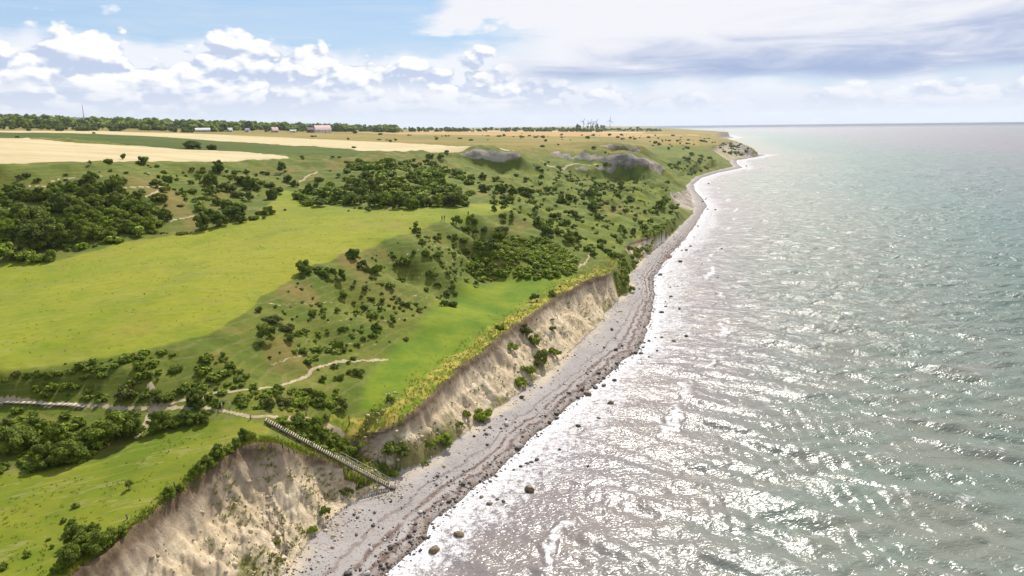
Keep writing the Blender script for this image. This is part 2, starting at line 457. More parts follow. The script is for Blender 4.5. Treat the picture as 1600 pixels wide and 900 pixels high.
def _rbf_fit(Q, z):
    n = len(Q)
    D = np.sqrt(((Q[:, None] - Q[None]) ** 2).sum(-1))
    A = np.zeros((n + 3, n + 3)); A[:n, :n] = D + np.eye(n) * 0.0008
    A[:n, n] = 1; A[:n, n + 1:] = Q; A[n, :n] = 1; A[n + 1:, :n] = Q.T
    return np.linalg.solve(A, np.concatenate([z, np.zeros(3)]))


RW = _rbf_fit(CQ, ctrl[:, 2])


def land_rbf(Q):
    s = Q.shape[:-1]; Q = Q.reshape(-1, 2)
    out = np.empty(len(Q)); n = len(CQ)
    for i in range(0, len(Q), 20000):
        q = Q[i:i + 20000]
        D = np.sqrt((q[:, 0:1] - CQ[:, 0]) ** 2 + (q[:, 1:2] - CQ[:, 1]) ** 2)
        out[i:i + 20000] = D @ RW[:n] + RW[n] + q @ RW[n + 1:]
    return out.reshape(s)


NA, NR = 1160, 1240
AZ = np.linspace(R(-58), R(32), NA)
LR = np.linspace(math.log(36), math.log(12600), NR)
RG = np.exp(LR)
GX = np.sin(AZ)[None] * RG[:, None]; GY = np.cos(AZ)[None] * RG[:, None]


def upsample(C, n0, n1):
    i = np.linspace(0, C.shape[0] - 1, n0); j = np.linspace(0, C.shape[1] - 1, n1)
    i0 = np.minimum(i.astype(int), C.shape[0] - 2); j0 = np.minimum(j.astype(int), C.shape[1] - 2)
    fi = (i - i0)[:, None]; fj = (j - j0)[None]
    return (C[i0][:, j0] * (1 - fi) + C[i0 + 1][:, j0] * fi) * (1 - fj) + (C[i0][:, j0 + 1] * (1 - fi) + C[i0 + 1][:, j0 + 1] * fi) * fj


def blur(a, k):
    for ax in (0, 1):
        p = np.concatenate([np.repeat(a.take([0], ax), k, ax), a, np.repeat(a.take([-1], ax), k, ax)], ax)
        c = np.cumsum(p, ax); c = np.concatenate([np.zeros_like(c.take([0], ax)), c], ax)
        n = a.shape[ax]
        a = (c.take(range(2 * k + 1, 2 * k + 1 + n), ax) - c.take(range(0, n), ax)) / (2 * k + 1)
    return a


_n0, _n1 = NR // 2, NA // 2
_lr = np.linspace(LR[0], LR[-1], _n0); _az = np.linspace(AZ[0], AZ[-1], _n1)
LC = land_rbf(np.stack(np.broadcast_arrays(_az[None], _lr[:, None]), -1))
_rc = np.exp(_lr)[:, None] + 0 * LC
LC = LC + (blur(LC, 1) - LC) * (1 - sstep(200, 320, _rc))
LAND = upsample(LC, NR, NA)
_k0, _k1 = int(np.searchsorted(RG, 300)), int(np.searchsorted(RG, 680))
_fine = land_rbf(np.stack(np.broadcast_arrays(AZ[None], LR[_k0:_k1, None]), -1))
_wf = (sstep(300, 330, RG) * (1 - sstep(640, 680, RG)))[_k0:_k1, None]
LAND[_k0:_k1] += (_fine - LAND[_k0:_k1]) * _wf

# uneven ground
wx = GX + 1.25 * fbm(GX / 6.5, GY / 6.5, 3)
wy = GY + 1.25 * fbm(GX / 6.5 + 40, GY / 6.5, 3)
RR = RG[:, None] + 0 * GX
dW, aW, _ = seg_dist(GX + (wx - GX) * 0.6, GY + (wy - GY) * 0.6, WL)
dF, aF, _ = seg_dist(wx, wy, FL)
dE, aE, vE = seg_dist(wx, wy, EL_, EL_[:, 2:4])
zE, bare = vE[..., 0], vE[..., 1]
inW = in_poly(GX + (wx - GX) * 0.6, GY + (wy - GY) * 0.6, W_POLY)
inF = in_poly(wx, wy, F_POLY) & inW
inE = in_poly(wx, wy, E_POLY) & inF

rough = np.clip(RR / 150, 0.6, 6)
und = fbm(GX / 14, GY / 14, 4) * 0.35 + fbm(GX / 4.5, GY / 4.5, 3) * 0.12
hland = LAND + und * sstep(0, 4, dE) + fbm(GX / 90, GY / 90, 3) * 0.9 * sstep(250, 500, RR) * sstep(0, 20, dE)
# beach: gently rising with two storm ridges
sb = dW / (dW + dF + 1e-6)
hbeach = 2.0 * sb ** 0.85 + 0.14 * np.sin(sb * 11 + 1.5 * fbm(GX / 20, GY / 20, 2)) * sstep(0.05, 0.3, sb) + 0.05 * gnoise(GX / 6, GY / 6) * sb
# cliff between edge and foot
s = dE / (dE + dF + 1e-6)
alongn = fbm(aE / 4.5, dE * 0.15 + 3, 3)
ridges = 1 - np.abs(fbm(aE / 4.6, dE * 0.06 + 8, 3)) * 2.2
s_c = np.clip(s + 0.16 * (1 - 0.7 * sstep(150, 230, RR)) * alongn * np.sin(np.pi * np.clip(s, 0, 1)), 0, 1)
pc = np.where(s_c < 0.22, s_c / 0.22 * 0.42, 0.42 + (s_c - 0.22) / 0.78 * 0.58)
ps_ = s_c * 0.75 + 0.25 * sstep(0, 1, s_c)
pc = np.clip(pc + 0.20 * fbm(aE / 12.0, dE * 0.05 + 21, 2) * np.sin(np.pi * np.clip(s, 0, 1)), 0, 1)
prof = pc * bare + ps_ * (1 - bare)
hcl = zE + (2.0 - zE) * prof
env = np.sin(np.pi * np.clip(s, 0, 1)) * sstep(0, 3, dE + dF)
hcl = hcl + env * (bare * (1 - 0.95 * sstep(150, 210, RR)) * (ridges * 1.15 - 0.45 + 0.6 * fbm(GX / 1.9, GY / 1.9, 3) + 0.34 * gnoise(GX * 1.3, GY * 1.3) + 0.20 * gnoise(GX * 2.4, GY * 2.4)) + (1 - bare) * fbm(GX / 5, GY / 5, 3) * 0.5) * np.clip(zE / 10, 0.2, 1.4)
sea_floor = -0.07 * dW - 0.05
H = np.where(inE, hland, np.where(inF, hcl, np.where(inW, hbeach, np.maximum(sea_floor, -6))))
ELEV = np.arctan2(H - CAM_H, RR)


def hgt(x, y):
    """ground height at a point"""
    a = np.arctan2(x, y); l = np.log(np.hypot(x, y))
    j = np.clip((a - AZ[0]) / (AZ[1] - AZ[0]), 0, NA - 1.001); i = np.clip((l - LR[0]) / (LR[1] - LR[0]), 0, NR - 1.001)
    j0 = np.asarray(j).astype(int); i0 = np.asarray(i).astype(int); fj = j - j0; fi = i - i0
    return (H[i0, j0] * (1 - fi) + H[i0 + 1, j0] * fi) * (1 - fj) + (H[i0, j0 + 1] * (1 - fi) + H[i0 + 1, j0 + 1] * fi) * fj


def hit(u, v):
    """where a sight line meets the ground (or the sea at 0)"""
    d = ray(u, v)
    a = math.atan2(d[0], d[1]); e = math.atan2(d[2], math.hypot(d[0], d[1]))
    j = min(max((a - AZ[0]) / (AZ[1] - AZ[0]), 0), NA - 1.001); j0 = int(j); fj = j - j0
    col = np.maximum(H[:, j0] * (1 - fj) + H[:, j0 + 1] * fj, 0.0)
    ev = np.arctan2(col - CAM_H, RG)
    k = int(np.argmax(ev >= e)) if (ev >= e).any() else int(np.argmax(ev[:int(NR * 0.75)]))
    if k == 0: r = RG[0]
    else:
        t = (e - ev[k - 1]) / (ev[k] - ev[k - 1] + 1e-12); t = min(max(t, 0), 1)
        r = RG[k - 1] + t * (RG[k] - RG[k - 1])
    return np.array([math.sin(a) * r, math.cos(a) * r, float(hgt(math.sin(a) * r, math.cos(a) * r))])


def px_per_m(p):
    """how many pixels of the 1600-wide photograph a metre covers at p"""
    d = (p[0] * _f[0] + p[1] * _f[1] + (p[2] - CAM_H) * _f[2])
    return FPX / d


# ------------------------------------------------------------------ ground cover zones, as masks on the ground
def wpoly(px): return [hit(u, v)[:2] for u, v in px]


def zone(px, soft=1.0, grow=0.0):
    poly = wpoly(px)
    n1 = fbm(GX / 9, GY / 9, 3) * soft * 2.2; n2 = fbm(GX / 9 + 70, GY / 9, 3) * soft * 2.2
    ins = in_poly(GX + n1, GY + n2, poly)
    return blur(ins.astype(float), 2)


def bzone(k, px, soft=1.0): return blur(zone(px, soft), k)


Z_UP = zone([(-300, 640), (0, 586), (100, 569), (180, 556), (280, 536), (340, 516), (380, 491), (410, 466), (440, 446), (465, 431), (490, 416), (540, 396), (600, 376), (650, 359), (690, 346), (740, 336), (790, 330), (800, 322), (740, 318), (730, 325),
             (600, 328), (520, 322), (460, 300), (440, 296), (420, 318), (395, 345), (280, 366), (185, 382), (90, 408), (0, 412), (-300, 425)], 0.5)
Z_LOW = zone([(-300, 780), (0, 742), (60, 740), (150, 722), (210, 690), (340, 655), (380, 655), (420, 668), (405, 690), (375, 698), (300, 755), (200, 835), (100, 906), (20, 968), (-100, 1060), (-400, 1100)], 0.6)
Z_TER = bzone(13, [(540, 660), (560, 610), (600, 560), (640, 530), (700, 470), (740, 440), (800, 432), (890, 432), (940, 425), (935, 436), (870, 470), (790, 525), (690, 610), (640, 655), (590, 675), (545, 690)], 1.0)
Z_SCR = bzone(8, [(750, 290), (800, 280), (900, 290), (960, 285), (1040, 280), (1065, 330), (1040, 370), (990, 440), (950, 425), (900, 400), (850, 360), (800, 335)], 4.0)
Z_CR1 = zone([(-450, 199.5), (-300, 205), (0, 216), (100, 221), (225, 229), (290, 233), (400, 239), (455, 246), (400, 249.5), (300, 251.5), (200, 252.5), (150, 252.5), (0, 257), (-300, 268), (-450, 273)], 0.6)
Z_GRN = zone([(-450, 190.5), (-300, 196), (0, 207), (150, 209.5), (250, 214), (320, 219), (400, 224), (500, 229.5), (588, 236.5), (545, 245.5), (460, 242.5), (400, 238.3), (225, 228), (0, 215.3), (-300, 204), (-450, 198.5)], 0.4)
Z_CR2 = zone([(-300, 193), (0, 204.3), (200, 206.3), (320, 209.3), (450, 215), (600, 222), (700, 228), (792, 234.5), (805, 237), (720, 238.3), (600, 236.3), (500, 229), (400, 223.5), (320, 218.5), (250, 213.5), (150, 209), (0, 206.5), (-300, 195.5)], 0.4)
Z_ORG = zone([(540, 206.5), (700, 206), (800, 206), (1000, 208.5), (1090, 212), (1125, 215.5), (1000, 214.5), (860, 213), (760, 211.5), (640, 210)], 1.5)
Z_BEI = zone([(640, 205), (780, 204.4), (1060, 208), (1000, 208.3), (800, 205.6), (660, 206)], 1.0)
Z_HS = bzone(4, [(560, 310), (590, 262), (690, 247), (720, 250), (808, 250), (850, 244), (875, 246), (960, 252), (1032, 264), (1004, 240), (1020, 228), (1112, 226), (1146, 246), (1075, 300), (900, 330)], 2.0)
Z_GOLD = sstep(430, 620, RR) * inE * (1 - Z_HS)
Z_SC1 = bzone(9, [(727, 243), (760, 242), (808, 243), (812, 264), (790, 260), (765, 262), (748, 262), (740, 255)], 1.5)
Z_SC2 = bzone(9, [(877, 240.5), (910, 244.5), (960, 248.5), (992, 253), (1015, 258), (1034, 263), (1036, 270), (1012, 272), (990, 271.5), (975, 265), (955, 260), (930, 255), (900, 251), (880, 250)], 1.5)
Z_SC3 = bzone(9, [(985, 225), (1010, 232), (1030, 240), (1020, 245), (1000, 240), (985, 232)], 2.0)


_dc = unproj(822, 405, z=13.5); _dd = np.hypot((GX - _dc[0]) / 15.0, (GY - _dc[1]) / 19.0)
H = H + np.where(inE, 3.0 * np.exp(-_dd ** 2 * 1.6), 0)
SMOOTH = np.clip(Z_UP + Z_LOW + Z_TER + Z_CR1 + Z_GRN + Z_CR2 + sstep(500, 800, RR), 0, 1)
SMOOTH = blur(SMOOTH, 4)
_pp, _, _ = seg_dist(GX, GY, np.array([hit(u, v)[:2] for u, v in [(-200, 620), (-60, 625), (0, 628), (60, 629.5), (130, 634), (240, 639), (350, 641), (430, 652)]]))
SMOOTH = np.maximum(SMOOTH, 0.9 * (1 - sstep(2.0, 6.0, _pp)))
H = H + np.where(inE, sstep(300, 360, RR) * (1 - sstep(700, 900, RR)) * 1.1 * fbm(GX / 9, GY / 9 + 60, 3) * (1 - SMOOTH), 0)
_h1 = fbm(GX / 16 + 5, GY / 16, 3); _h2 = fbm(GX / 6.5, GY / 6.5 + 4, 3); _h3 = -np.abs(fbm(GX / 30 + 50, GY / 30, 2)) + 0.2
H = H + np.where(inE, (1 - SMOOTH) * sstep(0, 5, dE) * (_h1 * 1.0 + _h2 * 0.5 + _h3 * 1.6 * sstep(85, 125, RR)) * (1 + 0.9 * Z_SCR) * (1 + 0.8 * sstep(250, 400, RR)), 0)


# the stairs' bed
STAIR_A = unproj(414, 655.5, z=12.9); STAIR_B = unproj(610, 760, z=2.05)
_ds, _as, _ = seg_dist(GX, GY, np.array([STAIR_A[:2], STAIR_B[:2]]))
_ls = math.hypot(*(STAIR_A - STAIR_B)[:2]); _zs = STAIR_A[2] + (STAIR_B[2] - STAIR_A[2]) * np.clip(_as / _ls, 0, 1)
_wb = (1 - sstep(1.0, 2.4, _ds)) * np.where(_as / _ls < 0.62, 1.0, np.where(H > _zs - 0.5, 1.0, 0.0))
H = H * (1 - _wb) + (_zs - 0.42) * _wb


def path_mask(px, width, soft=0.5):
    ln = [hit(u, v)[:2] for u, v in px]
    ln = np.array(ln)
    width = width * 0.5
    d, _, _ = seg_dist(GX + 0.5 * fbm(GX / 2.5, GY / 2.5, 2), GY + 0.5 * fbm(GX / 2.5 + 5, GY / 2.5, 2), ln)
    return (1 - sstep(width * soft, width, d)) * (1.0 if width >= 0.34 else 0.5)


PATHS = [
    ([(-420, 612), (-120, 623.5), (0, 628), (60, 629.5), (130, 634), (190, 638), (240, 639), (290, 637), (350, 641), (385, 650), (430, 652), (480, 653)], 0.85),
    ([(240, 638), (275, 628), (310, 617), (350, 612), (400, 609), (440, 603), (465, 594), (485, 582), (500, 572), (525, 566), (560, 564), (605, 561)], 0.75),
    ([(232, 600), (240, 620), (238, 640), (228, 660), (215, 682)], 1.0),
    ([(424, 570), (460, 558), (495, 547)], 0.6),
    ([(405, 473), (440, 476), (490, 474), (518, 472)], 0.6), ([(505, 505), (540, 500), (560, 493), (600, 500), (640, 497)], 0.4),
    ([(530, 535), (560, 540), (590, 539)], 0.5), ([(610, 410), (640, 396), (660, 388), (700, 386)], 0.5), ([(670, 425), (690, 415), (715, 402), (722, 395)], 0.5), ([(610, 432), (660, 428), (690, 440)], 0.4),
    ([(640, 463), (680, 468), (700, 470)], 0.4),
    ([(482, 654), (505, 664), (525, 672), (538, 680)], 0.9), ([(300, 637), (320, 620), (335, 612)], 0.7),
    ([(80, 283), (110, 278), (150, 275), (200, 276)], 0.8), ([(180, 295), (230, 292), (260, 290)], 1.0), ([(265, 345), (290, 340), (305, 337)], 0.9), ([(228, 307), (245, 300), (255, 293)], 0.9),
    ([(20, 290), (50, 291), (70, 291)], 0.8), ([(495, 268), (480, 275), (468, 285)], 1.2),
    ([(885, 428), (905, 415), (920, 403), (922, 395)], 0.7), ([(850, 255), (900, 255.5), (935, 256.5)], 2.5)]
M_PATH = np.zeros(GX.shape)
for px, w in PATHS: M_PATH = np.maximum(M_PATH, path_mask(px, w))
DRY = [([(0, 275), (50, 282), (120, 282), (250, 283), (300, 310), (305, 340), (270, 345), (240, 310), (200, 290), (100, 295), (0, 305)], 2.0),
       ([(600, 245), (640, 262), (680, 290), (640, 275), (600, 262)], 2.0), ([(650, 245), (700, 255), (730, 262), (690, 268)], 2.0),
       ([(560, 400), (600, 380), (640, 372), (620, 392), (580, 412), (600, 440), (660, 480), (620, 475), (570, 440), (540, 420)], 1.5),
       ([(410, 470), (465, 432), (500, 450), (520, 490), (480, 480), (430, 480)], 1.2), ([(380, 520), (420, 520), (520, 560), (480, 580), (420, 590), (380, 570)], 1.5),
       ([(790, 335), (830, 345), (850, 365), (820, 362), (795, 350)], 1.5), ([(930, 320), (980, 315), (990, 335), (950, 340)], 2.0), ([(940, 228), (985, 228), (1000, 240), (980, 246), (950, 240)], 2.0)]
M_DRY = np.zeros(GX.shape)
for px, sft in DRY: M_DRY = np.maximum(M_DRY, bzone(9, px, sft * 1.6))
# tawny tall grass along the edge of the second cliff
fr_ln = EL_[23:37]
dfr, _, _ = seg_dist(GX, GY, fr_ln)
M_FR = (1 - sstep(2.0, 6.0, dfr + 2.4 * fbm(GX / 6, GY / 6, 3))) * (inE & (dE > 0.4))
M_BARE = np.where((inF & ~inE) | (inE & (dE < 0.45)), bare, 0.0)
M_BEACH = (~inF).astype(float)
M_NEARSC = np.zeros(GX.shape)
for L_, w_ in zip(SC_TOP, (2.0, 2.4, 0.2, 0.7)): M_NEARSC = np.maximum(M_NEARSC, 1 - sstep(w_, w_ + 2.5, seg_dist(GX, GY, L_)[0] + 3.0 * np.abs(fbm(GX / 16 + 7, GY / 16, 3))))
_gr = np.gradient(H, axis=0) / np.gradient(RG)[:, None]; _ga = np.gradient(H, axis=1) / (RG[:, None] * (AZ[1] - AZ[0]))
STEEP = np.hypot(_gr, _ga)
M_SCARP = sstep(0.34, 0.62, STEEP + 0.22 * fbm(GX / 11, GY / 11, 3)) * M_NEARSC
A1 = np.stack([np.maximum(Z_UP, Z_LOW), np.maximum(np.maximum(Z_TER, Z_SCR * 0.42), Z_HS * 0.38), M_DRY], -1)
A2 = np.stack([M_BARE, blur(M_BEACH, 1), np.where(inE, M_PATH, 0)], -1)
A3 = np.stack([Z_CR1 + Z_CR2 + Z_BEI * 0.75, Z_GRN, Z_ORG], -1)
A4 = np.stack([M_FR, np.clip(M_SCARP + M_BARE * sstep(280, 420, RR), 0, 1), np.where(inW, np.clip(sb, 0, 1), -np.clip(dW / 10, 0, 1))], -1)  # distant cliffs take the darker scarp tone: their shade put into the colour
A5 = np.stack([Z_GOLD, np.clip(s, 0, 1) * (inF & ~inE), Z_LOW], -1)
# ------------------------------------------------------------------ the ground sheet and its material
def make_ground_mat():
    m, t, b = new_mat('ground')
    P = position(t)
    meadow, lush, dry = sep(t, attr(t, 'zone_grass'))
    bare_, beach, path = sep(t, attr(t, 'zone_earth'))
    cream, crop, orange = sep(t, attr(t, 'zone_crop'))
    fringe, scarp, shore = sep(t, attr(t, 'zone_edge'))
    gold, slope, lowm = sep(t, attr(t, 'zone_far'))
    px, py, pz = sep(t, P)
    nb = noise(t, P, 0.018, 5, 0.6)
    nm = noise(t, P, 0.11, 6, 0.62)
    ns = noise(t, P, 0.9, 5, 0.65)
    nt = noise(t, P, 4.0, 3, 0.6)
    # rough slope grass
    c = mixc(t, nm.step(0.32, 0.68), (0.064, 0.094, 0.008), (0.118, 0.126, 0.016))
    c = mixc(t, ns.step(0.48, 0.66) * 0.75, c, (0.050, 0.078, 0.009))
    c = mixc(t, nt.step(0.5, 0.7) * 0.35, c, (0.15, 0.13, 0.045))
    c = mixc(t, (nb + (nm - 0.5) * 0.8).step(0.52, 0.70) * 0.6, c, (0.165, 0.118, 0.036))
    # dry sunburnt patches with sheep-track terracettes
    terr = (pz * 7.5 + (nm - 0.5) * 9.0).sin().step(0.55, 0.95) * ns.step(0.38, 0.6)
    drym = (dry * 1.3 + (nm - 0.55) * 1.6).step(0.20, 1.25)
    c = mixc(t, drym * 0.65, c, mixc(t, ns.step(0.35, 0.7), (0.185, 0.118, 0.042), (0.130, 0.100, 0.024)))
    c = mixc(t, terr * 0.35, c, (0.22, 0.17, 0.075))
    # lush grass
    lm = (lush + (nm - 0.5) * 0.9).step(0.25, 0.8)
    lc = mixc(t, nm.step(0.3, 0.7), (0.074, 0.130, 0.006), (0.150, 0.180, 0.011))
    lc = mixc(t, ns.step(0.5, 0.75) * 0.5, lc, (0.05, 0.095, 0.006))
    c = mixc(t, lm, c, lc)
    # grazed meadow
    mc = mixc(t, (nb * 0.65 + nm * 0.35).step(0.40, 0.60), (0.134, 0.172, 0.008), (0.206, 0.205, 0.016))
    mlow = mixc(t, nm.step(0.35, 0.68), (0.082, 0.118, 0.006), (0.148, 0.158, 0.011))
    mc = mixc(t, lowm, mc, mlow)
    streak = noise(t, vec(t, px * 0.35 + py * 0.25, py * 1.2 - px * 0.6, 0.0), 0.55, 6, 0.7)
    mc = mixc(t, streak.step(0.46, 0.74) * 0.6, mc, (0.115, 0.135, 0.012))
    mc = mixc(t, ns.step(0.50, 0.74) * 0.55, mc, (0.085, 0.120, 0.008))
    mc = mixc(t, nt.step(0.55, 0.8) * 0.35, mc, (0.085, 0.110, 0.008))
    mc = mixc(t, noise(t, P, 0.045, 5, 0.7).step(0.52, 0.66) * 0.40, mc, (0.195, 0.155, 0.035))
    mc = mixc(t, noise(t, vec(t, px + 90.0, py, pz), 0.06, 5, 0.7).step(0.54, 0.68) * 0.40, mc, (0.090, 0.130, 0.012))
    trk = noise(t, vec(t, px * 0.16 + py * 0.05, py * 0.9 - px * 0.45, 3.0), 0.22, 4, 0.6)._m('SUBTRACT', 0.5).abs().step(0.012, 0.002)
    mc = mixc(t, trk * 0.55, mc, (0.22, 0.19, 0.07))
    tall = (noise(t, P, 0.35, 4, 0.7) * 0.7 + ns * 0.3).step(0.60, 0.68)
    mc = mixc(t, tall * 0.75, mc, (0.055, 0.090, 0.010))
    c = mixc(t, (meadow + (nm - 0.5) * 0.7 + (ns - 0.5) * 0.5).step(0.25, 0.75), c, mc)
    # dry plateau pasture far off
    gc = mixc(t, (noise(t, vec(t, px, py * 0.6, 0.0), 0.006, 6, 0.6)).step(0.35, 0.65), (0.150, 0.130, 0.026), (0.260, 0.175, 0.050))
    gc = mixc(t, noise(t, vec(t, px * 0.25, py, 0.0), 0.022, 6, 0.65).step(0.48, 0.66) * 0.6, gc, (0.110, 0.118, 0.022))
    c = mixc(t, gold * (1.0 - lush) * 0.9, c, gc)
    # crops: drill lines and tramlines
    drill = (px * 0.55 + py * 1.05)._m('MULTIPLY', 0.26).sin()
    tram = (px * 0.12 + py * 0.99)._m('MULTIPLY', 0.27).sin().step(0.93, 0.99)
    fn = noise(t, vec(t, px * 0.4, py, 0.0), 0.03, 6, 0.6)
    cr = mixc(t, fn.step(0.3, 0.7), (0.375, 0.295, 0.155), (0.455, 0.375, 0.225))
    cr = mixc(t, tram * 0.5, cr, (0.33, 0.27, 0.12))
    cr = mixc(t, ns.step(0.4, 0.75) * 0.25, cr, (0.36, 0.29, 0.14))
    c = mixc(t, cream.step(0.3, 0.6), c, cr)
    gr = mixc(t, fn.step(0.35, 0.68), (0.045, 0.064, 0.003), (0.068, 0.088, 0.006))
    gr = mixc(t, tram * 0.25, gr, (0.07, 0.09, 0.03))
    c = mixc(t, crop.step(0.3, 0.6), c, gr)
    oc = mixc(t, fn.step(0.3, 0.7), (0.31, 0.175, 0.062), (0.40, 0.26, 0.10))
    c = mixc(t, orange.step(0.2, 0.7) * 0.9, c, oc)
    # tawny fringe over the cliff
    fc = mixc(t, noise(t, P, 0.35, 5, 0.7).step(0.42, 0.62), (0.110, 0.150, 0.010), (0.330, 0.250, 0.055))
    fc = mixc(t, ns.step(0.42, 0.72) * 0.6, fc, (0.28, 0.24, 0.03))
    c = mixc(t, (fringe + (ns - 0.5) * 0.6 + (nm - 0.5) * 1.2).step(0.25, 0.85), c, fc)
    # trodden paths
    pc = mixc(t, ns.step(0.3, 0.7), (0.25, 0.19, 0.11), (0.39, 0.315, 0.215))
    c = mixc(t, (path + (ns - 0.5) * 0.7).step(0.3, 0.62), c, pc)
    # clay cliff
    strat = noise(t, vec(t, px * 0.12, py * 0.12, pz * 1.6), 0.9, 5, 0.6)
    ec = mixc(t, nm.step(0.3, 0.7), (0.52, 0.41, 0.265), (0.68, 0.57, 0.415))
    ec = mixc(t, strat.step(0.48, 0.66) * 0.4, ec, (0.27, 0.195, 0.125))
    ec = mixc(t, (ns * 0.6 + nt * 0.4).step(0.52, 0.72) * 0.6, ec, (0.235, 0.165, 0.095))
    ec = mixc(t, noise(t, P, 1.5, 6, 0.75).step(0.50, 0.62) * 0.32, ec, (0.30, 0.215, 0.125))
    ec = mixc(t, noise(t, P, 2.3, 4, 0.7).step(0.58, 0.70) * 0.6, ec, (0.12, 0.10, 0.045))
    ec = mixc(t, (slope + (nm - 0.5) * 0.40 + (nb - 0.5) * 0.2).step(0.25, 0.08) * 0.8, ec, mixc(t, ns.step(0.3, 0.7), (0.22, 0.175, 0.135), (0.33, 0.265, 0.20)))
    ec = mixc(t, (slope + (ns - 0.5) * 0.12).step(0.12, 0.03) * 0.9, ec, (0.085, 0.055, 0.030))
    cra = voro(t, vec(t, px * 1.0, py * 1.0, pz * 0.45), 1.1)
    ec = mixc(t, (cra + (ns - 0.5) * 0.5).step(0.30, 0.62) * 0.30, ec, (0.23, 0.17, 0.10))
    veg = (nm * 0.55 + noise(t, P, 0.07, 4, 0.6) * 0.65 + slope * 0.10).step(0.69, 0.78)
    ec = mixc(t, veg * 0.85, ec, mixc(t, ns.step(0.35, 0.65), (0.075, 0.085, 0.012), (0.16, 0.14, 0.03)))
    c = mixc(t, (bare_ + (ns - 0.5) * 0.35).step(0.25, 0.65), c, ec)
    sc = mixc(t, noise(t, vec(t, px * 0.1, py * 0.1, pz * 0.25), 1.0, 6, 0.65).step(0.35, 0.65), (0.155, 0.13, 0.105), (0.34, 0.29, 0.235))
    c = mixc(t, (scarp + (nm - 0.5) * 0.6).step(0.35, 0.7), c, sc)
    # shingle beach
    peb = voro(t, P, 5.0); pebc = voro(t, P, 5.0, out='Color')
    pr, pg, pb_ = sep(t, pebc)
    bc = mixc(t, nm.step(0.3, 0.7), (0.245, 0.218, 0.204), (0.300, 0.272, 0.258))
    bc = mixc(t, pr.step(0.25, 1.0) * 0.26, bc, (0.33, 0.305, 0.298))
    bc = mixc(t, pg.step(0.70, 0.98) * 0.42, bc, (0.10, 0.085, 0.082))
    sandy = ((shore + (nm - 0.5) * 0.55).step(0.74, 0.94)) * noise(t, P, 0.06, 3).step(0.40, 0.56)
    bc = mixc(t, sandy * 0.8, bc, mixc(t, ns.step(0.3, 0.7), (0.36, 0.29, 0.20), (0.45, 0.385, 0.29)))
    wob = (noise(t, P, 0.25, 5, 0.65) - 0.5) * 0.28
    w1 = (shore + wob * 0.7)._m('SUBTRACT', 0.36).abs().step(0.050, 0.008)
    w2 = (shore + wob * 1.3)._m('SUBTRACT', 0.20).abs().step(0.060, 0.010)
    w3 = (shore + wob)._m('SUBTRACT', 0.53).abs().step(0.030, 0.006) * 0.6
    wr = (w1 + w2 + w3).sat() * (ns * 0.65 + nm * 0.4).step(0.40, 0.54)
    bc = mixc(t, wr * 0.82, bc, mixc(t, nt.step(0.35, 0.7), (0.062, 0.032, 0.024), (0.135, 0.075, 0.048)))
    ston = (shore + wob).step(0.22, 0.02)
    bc = mixc(t, ston * ns.step(0.34, 0.56) * 0.78, bc, (0.120, 0.078, 0.050))
    bc = mixc(t, (shore + wob * 0.3).step(0.09, 0.015) * 0.55, bc, (0.085, 0.068, 0.060))
    c = mixc(t, beach.step(0.4, 0.6), c, bc)
    t.links.new(c, b.inputs['Base Color'])
    b.inputs['Roughness'].default_value = 0.92
    b.inputs['Specular IOR Level'].default_value = 0.12
    h = nm * 0.6 + ns * 0.32 + nt * 0.10 + (bare_ + scarp).sat() * (noise(t, vec(t, px, py, pz * 0.28), 1.5, 8, 0.8) * 1.7 - cra * 0.55) + beach * (1.0 - peb) * 0.10
    t.links.new(bump(t, h, 0.55, 0.55), b.inputs['Normal'])
    return m


MAT_GROUND = make_ground_mat()
ground = grid_object('ground', np.stack([GX, GY, H], -1), MAT_GROUND,
                     {'zone_grass': A1, 'zone_earth': A2, 'zone_crop': A3, 'zone_edge': A4, 'zone_far': A5})
tag(ground, kind='structure')


